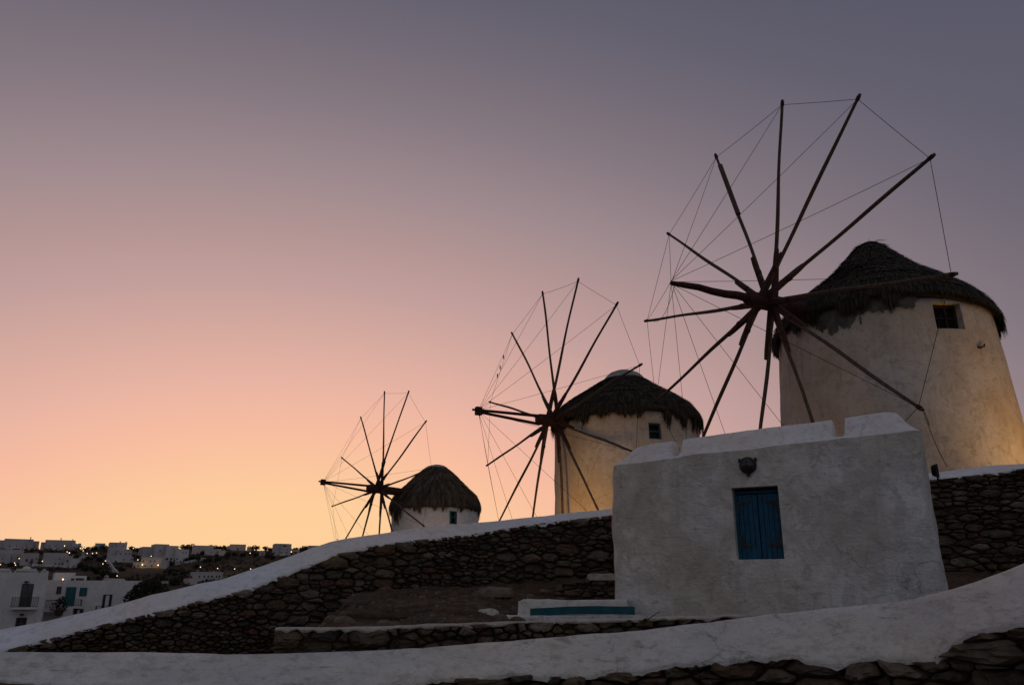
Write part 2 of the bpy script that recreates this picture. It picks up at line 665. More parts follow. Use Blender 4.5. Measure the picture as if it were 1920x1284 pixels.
def stone_solid(poly, place, rng, gap, bulge, back=-.07):
    """a rounded stone from a polygon in (s, z); place(s, n, z) -> point"""
    cx = sum(p[0] for p in poly) / len(poly)
    cz = sum(p[1] for p in poly) / len(poly)
    # corner cut
    q = []
    n = len(poly)
    for i in range(n):
        a, b = poly[i], poly[(i + 1) % n]
        l = math.hypot(b[0] - a[0], b[1] - a[1])
        if l < .02:
            q.append(((a[0] + b[0]) / 2, (a[1] + b[1]) / 2))
            continue
        ns_ = (.13, .5, .87) if l > .11 else (.16, .84)
        for t in ns_:
            q.append((a[0] + (b[0] - a[0]) * t, a[1] + (b[1] - a[1]) * t))
    if len(q) < 3:
        return None
    rmean = sum(math.hypot(p[0] - cx, p[1] - cz) for p in q) / len(q)
    k0 = max(.45, 1 - gap / max(rmean, .02))
    jit = [1 + rng.uniform(-.16, .05) for _ in q]
    rec = rng.uniform(-.035, .03)
    tilt_s, tilt_z = rng.uniform(-.28, .28), rng.uniform(-.55, .25)
    bl = bulge * rng.uniform(.35, 1.2)
    rings = []
    for k, nn in ((1.0, back), (1.0, rec + bl * .1), (.80, rec + bl * .78), (.42, rec + bl)):
        ring = []
        for (p, j) in zip(q, jit):
            s = cx + (p[0] - cx) * k0 * k * j
            z = cz + (p[1] - cz) * k0 * k * j
            off = nn
            if nn > back + .001:
                off += (s - cx) * tilt_s + (z - cz) * tilt_z + (rng.uniform(-.016, .016) if k < 1 else rng.uniform(-.004, .004))
            ring.append(place(s, off, z))
        rings.append(ring)
    m = len(q)
    vs = [p for r in rings for p in r]
    fs = [(i * m + k, i * m + (k + 1) % m, (i + 1) * m + (k + 1) % m, (i + 1) * m + k) for i in range(3) for k in range(m)]
    fs.append(tuple(3 * m + k for k in range(m)))
    return vs, fs


def stones(path, polys, parent, mat, gap, bulge, seed, visible, limit=300):
    rng = random.Random(seed)
    got = []
    for poly in polys:
        cx = sum(p[0] for p in poly) / len(poly)
        cz = sum(p[1] for p in poly) / len(poly)
        area = .5 * abs(sum(poly[i][0] * poly[i - 1][1] - poly[i - 1][0] * poly[i][1] for i in range(len(poly))))
        if area < .0012:
            continue
        w = stone_solid(poly, path.pt, rng, gap, bulge)
        if w is None:
            continue
        u, v, d = proj(path.pt(cx, 0, cz))
        score = area / d ** 2 if (0 < u < 1920 and v < 1290 and visible(u, v)) else area * 1e-6
        got.append((score, w))
    got.sort(key=lambda t: -t[0])
    rest = MB()
    for i, (sc_, (vs, fs)) in enumerate(got):
        if i < limit and sc_ > 1e-5:
            MB().add(vs, fs).build('stone', mat, parent)
        else:
            rest.add(vs, fs)
    if rest.v:
        rest.build('small_stones', mat, parent, kind='stuff')
    return len(got)


# ------------------------------------------------------------------ courtyard earth between the walls
def court_z(x, y):
    low = -1.0
    t_ = max(0.0, min(1.0, (x + .9) / 1.1))
    mound = (-.42 + .108 * max(0, y - 8.45)) * (1 - t_) + t_ * (-.42 + .02 * max(0, y - 8.45) + .17 * max(0, y - 10.9))
    if x > 4.6:
        mound += .25 * min(1, (x - 4.6) / .5)
    a = max(0.0, min(1.0, (x + 2.75 + .35 * nz(x, y, 3, .9)) / (.7)))
    a = a * a * (3 - 2 * a)
    b = max(0.0, min(1.0, (y - 8.25) / .12))
    h = low + (mound - low) * a * b
    return h + .05 * fbm(x, y, 1, 1.3, 4) * b + .035 * abs(nz(x, y * 3.2, 7, 1.1)) * b


def build_court():
    m = MB()
    xs = np.arange(-13, 15, .09)
    ys = np.arange(4.6, 14.6, .09)
    m.grid([[(x, y, court_z(x, y)) for x in xs] for y in ys])
    o = m.build('courtyard_earth', M['dirt'], smooth=True)
    tag(o, 'bare brown earth sloping up between the low wall and the rubble wall', kind='structure')


build_court()

# ------------------------------------------------------------------ upper rubble wall with white coping
UP_TOP = [(-1000, 1300), (-200, 1222), (0, 1181), (77, 1166), (133, 1153), (213, 1135), (287, 1115), (353, 1101), (433, 1084), (500, 1061), (567, 1037),
          (633, 1013), (667, 1006), (735, 996), (817, 983), (930, 975), (1042, 962), (1143, 951), (1450, 912), (1759, 879), (1822, 871),
          (1881, 865), (1918, 863), (2150, 850), (3200, 820)]
UP_LOW = [(-1000, 1350), (-200, 1280), (20, 1223), (80, 1207), (127, 1195), (180, 1180), (233, 1167), (317, 1147), (360, 1135), (433, 1118), (500, 1097),
          (567, 1068), (633, 1043), (675, 1032), (750, 1020), (847, 1010), (915, 1001), (990, 988), (1065, 979), (1143, 970), (1450, 935),
          (1752, 899), (1787, 901), (1822, 894), (1861, 892), (1892, 885), (1918, 882), (2150, 868), (3200, 842)]
UP_PLAN = [(-1000, 9.2), (-200, 10.0), (0, 10.5), (300, 11.1), (640, 12.3), (900, 13.3), (1143, 14.0), (1450, 14.2), (1750, 13.2), (1920, 12.6), (2150, 12.0), (3200, 10.5)]
upper = Path(UP_PLAN, UP_TOP, UP_LOW, -1000, 3200)


def up_prof(s, zt, zl):
    h = zt - zl
    return [(-.05, zl - .006), (.035, zl), (.04, zl + .03)] + [(.04 - .40 * f, zl + .03 + (h - .05) * f) for f in (.2, .4, .6, .8, 1.0)] + \
           [(-.39, zt), (-.50, zt), (-.56, zt - .05), (-.58, zl - .6)]


up = thing('rubble_wall', 'long curving brown rubble wall under a white plastered band, below the windmills', 'wall', (0, 13, 0))
coping(upper, up_prof, ds=.04, rag=.04, seed=1.0).build('coping', M['coping'], up, smooth=True)
up_foot = lambda s: min(court_z(*upper.pt(s, .05, 0)[:2]), upper.low(s) - .3) - .25
core(upper, -.045, -.40, up_foot).build('core', M['mortar'], up)
sA, sB = upper.s_at(1160), upper.s_at(1735)
ulo = lambda s: court_z(*upper.pt(s, .05, 0)[:2]) - .12
uhi = lambda s: upper.low(s) + .03
P1 = rubble(upper.s_at(-420), sA, ulo, uhi, .215, .098, 11, -1.15, 1.5)
P2 = rubble(sB, upper.s_at(2600), ulo, uhi, .24, .09, 12, -.4, 2.4)
stones(upper, P1 + P2, up, M['stone'], .003, .085, 5,
       lambda u, v: v < 1228 and not (1150 < u < 1745) and not (u > 1700 and v > 1090))

# ------------------------------------------------------------------ terrace behind the wall
TA = [-1.2, -.8, -.6, -.4, -.3, -.22, -.1, .1, .5, 1.0]
TZ = [-1.6, -1.3, -1.0, -.5, -.2, .2, .55, .85, 1.3, 1.3]


def terrace_z(x, y):
    a = x / max(y, .1)
    h = float(np.interp(a, TA, TZ))
    fall = max(0.0, min(1.0, (-.14 - a) / .2))
    h -= fall * max(0, y - 12) * .075
    fall2 = max(0.0, (y - 48) * .25)
    return h - fall2 + .04 * fbm(x, y, 2, .5, 3)


def build_terrace():
    m = MB()
    rows = []
    ss = np.arange(0, upper.s[-1], .5)
    for k in range(34):
        t = (k / 33) ** 1.6
        row = []
        for s in ss:
            p = upper.pt(s, -.3, 0)
            Y = p[1] + t * (64 - p[1])
            x = p[0] * (1 + t * (64 / p[1] - 1))
            row.append((x, Y, min(terrace_z(x, Y), upper.top(s) - .35 + 30 * t)))
        rows.append(row)
    m.grid(rows)
    tag(m.build('terrace_ground', M['dirt'], smooth=True), 'raised earth terrace the windmills stand on', kind='structure')


build_terrace()

# ------------------------------------------------------------------ low wall with thin pale coping
LW_TOP = [(500, 1177), (528, 1176), (690, 1176), (790, 1172), (874, 1169), (1005, 1163), (1185, 1160), (1200, 1158), (1425, 1152), (1600, 1148)]
LW_LOW = [(500, 1184), (528, 1183), (690, 1184), (790, 1178), (874, 1174), (1005, 1168), (1185, 1166), (1200, 1164), (1425, 1158), (1600, 1154)]
lw = Path([(500, 8.0), (900, 8.15), (1600, 8.2)], LW_TOP, LW_LOW, 519, 1560)


def lw_prof(s, zt, zl):
    return [(-.02, zl - .005), (.05, zl), (.062, (zl + zt) / 2), (.04, zt), (-.1, zt + .006), (-.3, zt - .01), (-.45, zt - .02), (-.46, zl - .3)]


low_wall = thing('low_stone_wall', 'low dark rubble wall with a thin pale coping, running in front of the white hut', 'wall', (0, 8.2, -.4))
coping(lw, lw_prof, ds=.05, rag=.035, lump=.02, seed=4).build('coping', M['slab'], low_wall, smooth=True)
core(lw, -.04, -.42, lambda s: -1.1, head=-.045).build('core', M['mortar'], low_wall)
endm = MB()
a = Vector(lw.pt(0.0, .02, -1.1)), Vector(lw.pt(0.0, -.42, -1.1))
endm.box((a[0] + a[1]) / 2 + Vector((.03, 0, .33)), .06, (a[0] - a[1]).length, .70, yaw=math.atan2(*(reversed((a[0] - a[1]).to_2d()))) - math.pi / 2)
endm.build('end_face', M['mortar'], low_wall)
P3 = rubble(0.0, lw.s[-1], lambda s: -1.0, lambda s: lw.low(s) + .01, .235, .115, 21, -1.1, -.1)
stones(lw, P3, low_wall, M['stone'], .003, .085, 6, lambda u, v: v < 1232 and u < 1430)

# ------------------------------------------------------------------ front wall, broad white band over big stones
FW_TOP = [(-1100, 1236), (-250, 1230), (0, 1228), (267, 1228), (400, 1232), (533, 1229), (667, 1225), (855, 1213), (982, 1202), (1192, 1185), (1312, 1169),
          (1425, 1153), (1556, 1141), (1669, 1126), (1762, 1102), (1837, 1077), (1912, 1046), (2000, 1008), (2200, 945), (2500, 890), (3300, 860)]
FW_LOW = [(-1100, 1296), (-250, 1290), (0, 1281), (45, 1282), (120, 1293), (700, 1296), (800, 1282), (930, 1276), (1005, 1270), (1080, 1274), (1173, 1263),
          (1200, 1262), (1294, 1248), (1357, 1246), (1440, 1236), (1485, 1235), (1522, 1248), (1575, 1250), (1631, 1236), (1687, 1243),
          (1740, 1246), (1759, 1235), (1785, 1206), (1819, 1190), (1912, 1173), (2000, 1150), (2200, 1090), (2500, 1040), (3300, 1010)]
fw = Path([(-1100, 4.9), (-250, 5.1), (0, 5.25), (700, 5.5), (1200, 5.4), (1600, 4.9), (1920, 4.2), (2200, 3.7), (3300, 3.3)], FW_TOP, FW_LOW, -1100, 3300)


def fw_prof(s, zt, zl):
    h = zt - zl
    return [(-.05, zl - .008), (.045, zl), (.05, zl + .025)] + [(.05 - .24 * f, zl + .025 + (h - .04) * f) for f in (.12, .25, .4, .55, .7, .85, 1.0)] + \
           [(-.215, zt), (-.32, zt - .005), (-.43, zt - .04), (-.5, zt - .12), (-.52, -1.2)]


front = thing('front_wall', 'broad white plastered wall top sweeping along the foot of the view over big dark stones', 'wall', (0, 5.2, -1.65))
coping(fw, fw_prof, ds=.03, rag=.022, lump=.014, seed=8).build('coping', M['front_coping'], front, smooth=True)
core(fw, -.06, -.46, lambda s: -1.75, head=-.02).build('core', M['mortar'], front)
P4 = rubble(fw.s_at(-700), fw.s_at(3200), lambda s: -1.7, lambda s: fw.low(s) + .02, .235, .088, 32, -1.8, .6, .3)
stones(fw, P4, front, M['stone_dark'], .004, .08, 7, lambda u, v: v < 1290)

# path in front
pm = MB()
pm.grid([[(x, y, -1.63 + .01 * nz(x, y)) for x in np.arange(-9, 9.1, .5)] for y in np.arange(-7, 5.01, .5)])
tag(pm.build('path', M['path'], smooth=True), 'worn concrete path in front of the white wall', kind='structure')

# ------------------------------------------------------------------ the white hut
HE = Vector((.885, -.466, 0)).normalized()       # along the facade, left to right
HN = Vector((HE.y, -HE.x, 0))                    # outwards
HB = -HN
hutL = at(1153, 1140, 10.9)
hutL.z = 0


def u_at(px, z):
    """distance along the facade that appears at column px at height z"""
    lo, hi = -1.0, 8.0
    for _ in range(50):
        mid = (lo + hi) / 2
        p = hutL + HE * mid
        if proj((p.x, p.y, z))[0] < px:
            lo = mid
        else:
            hi = mid
    return (lo + hi) / 2


def z_on(px, py):
    """height of the facade point seen at (px, py)"""
    d = ray(px, py)
    t = (hutL.dot(HN)) / d.dot(HN)
    return (d * t).z


HW = u_at(1768, 0.0)
G0, G1 = z_on(1150, 872), z_on(1715, 806)
T0, T1 = z_on(1200, 834) + .022, z_on(1700, 772) + .085
W0, W1 = u_at(1377, .8), u_at(1465, .8)
WZ0, WZ1 = z_on(1425, 1048), z_on(1418, 912)
NT = [(u_at(1254, T0), u_at(1271, T0)), (u_at(1555, T1), u_at(1577, T1))]
HD = 2.35
hut = thing('white_hut', 'small white plastered hut with notched parapet and one blue shuttered window', 'hut', hutL + HE * HW / 2 + Vector((0, 0, -.6)))


def build_hut():
    us = sorted(set([round(u, 4) for u in list(np.arange(0, HW + .001, .045)) + [W0, W1]] + [round(x + d, 4) for n in NT for x in n for d in (-.012, .012)]))
    # remove columns that crowd the window edges
    us = [u for u in us if u in (round(W0, 4), round(W1, 4)) or min(abs(u - W0), abs(u - W1)) > .02]
    us[0], us[-1] = 0.0, HW
    nside = 22
    cols = [('f', u) for u in us] + [('r', HD * k / nside) for k in range(1, nside)] + [('b', HW * (1 - k / 24)) for k in range(0, 25)] + \
           [('l', HD * (1 - k / nside)) for k in range(1, nside)]

    def plan(kind, a, ins, batter):
        if kind == 'f':
            x, y = a, 0
        elif kind == 'r':
            x, y = HW, a
        elif kind == 'b':
            x, y = a, HD
        else:
            x, y = 0, a
        # inset towards the middle and round the corners
        x0, x1, y0, y1 = ins - batter, HW - ins + batter, ins - batter, HD - ins + batter
        if x < .5:
            x = x0 + (.5 - x0) * x / .5
        elif x > HW - .5:
            x = x1 - (x1 - HW + .5) * (HW - x) / .5
        if y < .5:
            y = y0 + (.5 - y0) * y / .5
        elif y > HD - .5:
            y = y1 - (y1 - HD + .5) * (HD - y) / .5
        r = .13 + ins * .5
        cxx = min(max(x, x0 + r), x1 - r)
        cyy = min(max(y, y0 + r), y1 - r)
        dx, dy = x - cxx, y - cyy
        if dx and dy:
            l = math.hypot(dx, dy)
            mx = max(abs(dx), abs(dy))
            x, y = cxx + dx * mx / l, cyy + dy * mx / l
        return x, y
    body_f = [0, .1, .22] + [None] * 0
    z_base = -.75
    zrows = [z_base, -.55, -.35, -.2, -.05, .1, .22, round(WZ0, 3)] + list(np.linspace(WZ0, WZ1, 12)[1:-1]) + [round(WZ1, 3), WZ1 + .12, WZ1 + .26]
    rows = []
    notch = lambda kind, a: kind in ('f', 'b') and any(n0 <= a <= n1 for n0, n1 in NT)

    def P(kind, a, ins, z, amp=1.0, batter=0.0):
        x, y = plan(kind, a, ins, batter)
        p = hutL + HE * x + HB * y
        p.z = z
        w = 1.0
        if kind == 'f':
            dw = max(W0 - a, a - W1, WZ0 - z, z - WZ1)
            w = max(.15, min(1, dw / .15)) if dw > 0 else .15
        k = amp * w * (.035 * fbm(p.x, p.y, p.z, 1.1, 3) + .012 * fbm(p.x, p.y, p.z, 4.5, 3))
        out = HN if kind in ('f',) else (HE if kind == 'r' else (-HE if kind == 'l' else HB))
        return p + out * k + Vector((0, 0, k * .4 if z > 1.4 else 0))
    for z in zrows:
        rows.append([P(k, a, 0, z, batter=.05 * max(0, (1.5 - z)) / 2.2) for k, a in cols])
    g = lambda k, a: (G0 + (G1 - G0) * (a / HW if k in 'fb' else (1 if k == 'r' else 0)))
    t = lambda k, a: (T0 + (T1 - T0) * (a / HW if k in 'fb' else (1 if k == 'r' else 0)))
    for fr in (.35, .7, 1.0):
        rows.append([P(k, a, 0, zrows[-1] + (g(k, a) - zrows[-1]) * fr) for k, a in cols])
    nbody = len(rows)
    rows.append([Vector(p_) for p_ in rows[-1]])
    for ins, fr in ((.03, .10), (.11, .38), (.17, .72), (.215, .93), (.27, 1.0), (.42, 1.0), (.46, .8)):
        row = []
        for k, a in cols:
            zz = g(k, a) + (t(k, a) - g(k, a)) * fr
            if notch(k, a):
                zz = min(zz, g(k, a) + .045)
            row.append(P(k, a, ins, zz, .7))
        rows.append(row)
    rows.append([P(k, a, .47, g(k, a) - .1, 0) for k, a in cols])
    iz0, iz1 = zrows.index(round(WZ0, 3)), zrows.index(round(WZ1, 3))
    m = MB()
    n = len(cols)
    m.grid(rows[:nbody], closed=True, skip=lambda i, k: iz0 <= i < iz1 and cols[k][0] == 'f' and k + 1 < len(us) and W0 - .005 <= us[k] and us[k + 1] <= W1 + .005)
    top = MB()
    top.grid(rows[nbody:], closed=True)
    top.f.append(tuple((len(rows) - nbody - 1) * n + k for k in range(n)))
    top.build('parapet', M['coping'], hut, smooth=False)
    # reveal of the window
    dpt = .17
    ia = [k for k in range(len(us)) if W0 - .005 <= us[k] <= W1 + .005]
    rim = [(iz0, k) for k in ia] + [(i, ia[-1]) for i in range(iz0 + 1, iz1 + 1)] + [(iz1, k) for k in reversed(ia[:-1])] + \
          [(i, ia[0]) for i in range(iz1 - 1, iz0, -1)]
    outer = [Vector(rows[i][k]) for i, k in rim]
    mid = [p + HB * .03 for p in outer]
    inner = [p + HB * dpt for p in outer]
    m.grid([outer, mid, inner], closed=True)
    m.build('wall', M['hut'], hut, smooth=True)
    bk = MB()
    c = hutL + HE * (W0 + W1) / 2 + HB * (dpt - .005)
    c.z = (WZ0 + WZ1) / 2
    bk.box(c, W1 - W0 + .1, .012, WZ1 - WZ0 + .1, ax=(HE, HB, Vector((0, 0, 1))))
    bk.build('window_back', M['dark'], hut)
    return dpt


dpt = build_hut()
AX = (HE, HN, Vector((0, 0, 1)))


def hut_pt(u, n, z):
    p = hutL + HE * u + HN * n
    p.z = z
    return p


def build_shutters():
    fr = MB()
    z0, z1 = WZ0 + .005, WZ1 - .075
    fr.box(hut_pt((W0 + W1) / 2, -.15, z1 + .025), W1 - W0 - .004, .03, .03, ax=AX)
    fr.box(hut_pt(W0 + .018, -.125, (z0 + z1) / 2), .036, .06, z1 - z0, ax=AX)
    fr.box(hut_pt(W1 - .018, -.125, (z0 + z1) / 2), .036, .06, z1 - z0, ax=AX)
    fr.build('window_frame', M['blue'], hut)
    mid = (W0 + W1) / 2
    for side, (a, b) in ((-1, (W0 + .040, mid - .004)), (1, (mid + .004, W1 - .040))):
        leaf = MB()
        leaf.box(hut_pt((a + b) / 2, -.142, (z0 + z1) / 2), b - a, .018, z1 - z0 - .01, ax=AX)
        sh = leaf.build('shutter', M['blue'], hut)
        n = 4
        w = (b - a) / n
        for k in range(n):
            pk = MB()
            pk.box(hut_pt(a + w * (k + .5), -.122 + random.uniform(-.003, .003), (z0 + z1) / 2 + random.uniform(-.004, .004)), w - .007, .02, z1 - z0 - .018, ax=AX)
            pk.build('plank', M['blue'], sh)
        for zz in (z0 + .16, z1 - .10):
            st = MB()
            e = (a, a + .15) if side < 0 else (b - .15, b)
            st.box(hut_pt((e[0] + e[1]) / 2, -.105, zz), .15, .008, .03, ax=AX)
            uu = e[0] + .012 if side < 0 else e[1] - .012
            st.box(hut_pt(uu, -.1045, zz + (.055 if zz < .9 else -.06)), .032, .011, .15, ax=AX)
            for q in (.03, .08, .13):
                st.box(hut_pt(e[0] + q, -.099, zz), .012, .008, .012, ax=AX)
            st.build('hinge_strap', M['iron'], sh)


build_shutters()

# wall lamp over the window
LU, LZ = u_at(1404, 1.45), z_on(1404, 873)
lamp = thing('wall_lamp', 'round black bulkhead lamp on the white wall above the blue shutters', 'lamp', hut_pt(LU, .03, LZ))


def disc_rings(c, prof, n=20, ax=AX):
    """lathe about the facade normal: prof = [(r, n)]"""
    rows = []
    for r, d in prof:
        rows.append([c + ax[0] * (r * math.cos(2 * math.pi * k / n)) + ax[2] * (r * math.sin(2 * math.pi * k / n)) + ax[1] * d for k in range(n)])
    return rows


lm = MB()
lm.grid(disc_rings(hut_pt(LU, 0, LZ), [(.105, -.03), (.105, .045), (.098, .06), (.085, .065), (.0, .066)]), closed=True)
lm.build('lamp_body', M['black'], lamp)
lm = MB()
lm.grid(disc_rings(hut_pt(LU, 0, LZ), [(.082, .066), (.078, .085), (.058, .105), (.03, .116), (.0, .119)]), closed=True)
lm.build('lamp_glass', M['glass'], lamp, smooth=True)
lm = MB()
for k in (-1, 0, 1):
    lm.tube([hut_pt(LU + k * .05, .06, LZ - .09), hut_pt(LU + k * .06, .115 - abs(k) * .025, LZ - .045), hut_pt(LU + k * .06, .128 - abs(k) * .03, LZ),
             hut_pt(LU + k * .06, .115 - abs(k) * .025, LZ + .045), hut_pt(LU + k * .05, .06, LZ + .09)], .006, 6)
lm.build('lamp_guard', M['black'], lamp)
for sx in (-1, 1):
    lm = MB()
    lm.box(hut_pt(LU + sx * .098, .02, LZ + .068), .028, .05, .04, ax=AX)
    lm.tube([hut_pt(LU + sx * .1, .045, LZ + .07), hut_pt(LU + sx * .108, .045, LZ + .088)], .006, 6)
    lm.build('lamp_lug', M['black'], lamp)
lm = MB()
lm.tube([hut_pt(LU, .04, LZ - .1), hut_pt(LU, .04, LZ - .135)], .022, 8)
lm.build('lamp_lug', M['black'], lamp)

# floodlight fixture on the right corner of the hut
fc = at(1756, 882, 10.6)
fl = thing('floodlight', 'black floodlight fixed at the right corner of the white hut', 'floodlight', fc)
ax2 = (Vector((.47, .88, 0)).normalized(), Vector((.88, -.47, 0)).normalized(), Vector((0, 0, 1)))
b = MB()
b.grid(disc_rings(fc, [(.0, -.065), (.05, -.062), (.07, -.04), (.088, .0), (.092, .02), (.08, .025), (.0, .02)], 16, ax2), closed=True)
b.build('lamp_housing', M['black'], fl)
b = MB()
for k in range(4):
    b.grid(disc_rings(fc, [(.04, -.06 + k * .015), (.085 + k * .004, -.058 + k * .015), (.085 + k * .004, -.054 + k * .015), (.04, -.052 + k * .015)], 16, ax2), closed=True)
b.build('cooling_fin', M['black'], fl)
b = MB()
b.tube([fc + ax2[0] * .1, fc + ax2[0] * .105 - Vector((0, 0, .1)), fc - Vector((0, 0, .13)), fc - ax2[0] * .105 - Vector((0, 0, .1)), fc - ax2[0] * .1], .012, 6)
b.tube([fc - Vector((0, 0, .13)), fc - Vector((.02, .1, .14)), fc - Vector((-.1, .3, .14))], .014, 6)
b.build('bracket', M['black'], fl)

# ------------------------------------------------------------------ white bench with teal plank, steps, rocks
bench = thing('white_bench', 'low whitewashed block beside the left corner of the hut', 'bench', at(1060, 1155, 10.7))


def lumpy_box(c, ex, ey, sx, sy, sz, amp, seed, nx=14, ny=6, nzz=4, top_in=.04):
    m = MB()
    faces = []
    c = Vector(c)

    def pt(a, b_, t):
        k = 1 - top_in * t
        p = c + ex * (a * sx / 2 * k) + ey * (b_ * sy / 2 * k) + Vector((0, 0, t * sz))
        d = amp * fbm(p.x + seed, p.y, p.z, 3, 3)
        return p + ex * (a * d) + ey * (b_ * d) + Vector((0, 0, d * t))
    ring = [(-1 + 2 * i / nx, -1) for i in range(nx)] + [(1, -1 + 2 * i / ny) for i in range(ny)] + [(1 - 2 * i / nx, 1) for i in range(nx)] + \
           [(-1, 1 - 2 * i / ny) for i in range(ny)]
    rows = [[pt(a, b_, k / nzz) for a, b_ in ring] for k in range(nzz + 1)]
    rows.append([pt(a * .97, b_ * .93, 1.0) + Vector((0, 0, .008)) for a, b_ in ring])
    m.grid(rows, closed=True)
    n = len(ring)
    m.f.append(tuple((len(rows) - 1) * n + k for k in range(n)))
    return m


be = (at(1180, 1155, 10.55) - at(965, 1155, 10.75)).normalized()
be.z = 0
be.normalize()
bn = Vector((-be.y, be.x, 0))
p0, p1 = at(967, 1155, 10.72), at(1180, 1155, 10.55)
lumpy_box((p0 + p1) / 2 + bn * .45 - Vector((0, 0, .1)), be, bn, (p1 - p0).length, .95, zat(1125, 11.15) - zat(1155, 10.6) + .10, .02, 3).build('bench_block', M['front_coping'], bench, smooth=False)
lumpy_box((p0 + p1) / 2 - bn * .10 - Vector((0, 0, .16)), be, bn, (p1 - p0).length + .35, .3, .165, .025, 9).build('bench_step', M['front_coping'], bench)
q0, q1 = at(994, 1148, 10.50), at(1190, 1144.5, 10.28)
plank = MB()
n = 14
rows = []
for k in range(n + 1):
    t = k / n
    p = q0.lerp(q1, t)
    p.z += .018 * math.sin(math.pi * t) + .004 * nz(t * 9, 0)
    w = .047 + .003 * nz(t * 7, 3)
    rows.append([p + Vector((0, -.015, -w)), p + Vector((0, -.015, w)), p + Vector((0, .02, w)), p + Vector((0, .02, -w))])
plank.grid(rows, closed=True)
plank.f.append((0, 1, 2, 3))
plank.f.append(tuple(n * 4 + k for k in (3, 2, 1, 0)))
tag(plank.build('plank', M['teal']), 'long teal painted board lying along the foot of the white hut', 'board')

# stone steps between wall and hut
steps = thing('stone_steps', 'rough stone steps with one pale slab against the left side of the hut', 'steps', at(1115, 1110, 12.6))
sp = Path([(1030, 12.35), (1170, 12.25)], [(1030, 1100), (1075, 1090), (1110, 1087), (1170, 1086)], [(1030, 1101), (1075, 1091), (1110, 1088), (1170, 1087)], 1040, 1168, 2)
core(sp, -.04, -.9, lambda s: -.5, head=-.02, ds=.1).build('core', M['mortar'], steps)
stones(sp, rubble(0, sp.s[-1], lambda s: -.32, lambda s: sp.low(s), .24, .085, 77, -.45, .25), steps, M['stone'], .003, .06, 8, lambda u, v: True)
p = at(1131, 1086, 12.45)
lumpy_box(p - Vector((0, 0, .012)), Vector((1, 0, 0)), Vector((0, 1, 0)), .46, .5, .085, .02, 3, 8, 4, 3, .05).build('step_slab', M['slab'], steps)


def rock(px, py, Y, w, d, h, label, mat, seed):
    p = at(px, py, Y)
    p.z = court_z(p.x, p.y) - .04
    m = MB()
    rng = random.Random(seed)
    ns = 11
    rows = []
    for k, (kr, kz) in enumerate(((1.0, 0), (1.02, .35), (.93, .75), (.7, .96), (.35, 1.0))):
        rows.append([(p.x + math.cos(a) * w / 2 * kr * (1 + .22 * nz(math.cos(a) * 1.3, math.sin(a) * 1.3, seed)), p.y + math.sin(a) * d / 2 * kr * (1 + .2 * nz(math.sin(a), seed, 2)),
                      p.z + h * kz * (1 + .25 * nz(math.cos(a), k, seed))) for a in [2 * math.pi * i / ns for i in range(ns)]])
    m.grid(rows, closed=True)
    m.f.append(tuple(4 * ns + k for k in range(ns)))
    return tag(m.build('rock', M[mat]), label, 'rock')


rock(929, 1088, 12.2, .55, .5, .14, 'flat grey rock at the foot of the rubble wall, highest on the bare slope', 'stone', 2)
rock(914, 1117, 10.6, .30, .3, .09, 'pale flat rock lying in the middle of the bare earth slope', 'slab', 5)
rock(868, 1136, 9.6, .18, .16, .07, 'small dark stone on the earth below the pale flat rock', 'stone', 8)
rock(1003, 1123, 10.1, .2, .16, .09, 'small brown stone just left of the white bench', 'stone', 11)
rock(748, 1158, 9.1, .5, .35, .05, 'broad brown rock ledge low on the left of the earth slope', 'dirt', 14)
rock(700, 1143, 9.7, .8, .5, .07, 'long low rock ledge where the earth slope meets the rubble wall', 'dirt', 17)
rock(830, 1154, 9.0, .22, .2, .07, 'small flat stone behind the middle of the low wall', 'stone', 19)


def pebbles():
    m = MB()
    rng = random.Random(4)
    for _ in range(1000):
        x, y = rng.uniform(-2.4, 1.6), rng.uniform(8.6, 12.9)
        z = court_z(x, y)
        r = rng.uniform(.010, .03) if rng.random() < .86 else rng.uniform(.035, .085)
        a0 = rng.uniform(0, 3)
        rows = [[(x + math.cos(a0 + a) * r * k * 1.3, y + math.sin(a0 + a) * r * k, z + r * h) for a in (0, 1.3, 2.5, 3.6, 5)] for k, h in ((1, -.3), (.9, .4), (.4, .75))]
        m.grid(rows, closed=True)
        m.f.append(tuple(len(m.v) - 5 + k for k in range(5)))
    tag(m.build('pebbles', M['stone']), 'loose pebbles scattered over the bare earth slope', kind='stuff')


pebbles()


def blade(m, base, direction, length, width, droop, segs=5):
    d = Vector(direction).normalized()
    side = d.cross(Vector((0, 0, 1)))
    side = side.normalized() if side.length > 1e-3 else Vector((1, 0, 0))
    l, r = [], []
    for k in range(segs + 1):
        t = k / segs
        p = Vector(base) + d * (length * t) - Vector((0, 0, droop * t * t))
        w = width * (1 - t) ** .7 * (.6 + .8 * t if t < .5 else 1)
        l.append(p - side * w)
        r.append(p + side * w)
    mid = [(a + b) / 2 + Vector((0, 0, -width * .35)) for a, b in zip(l, r)]
    m.grid([l, mid, r])


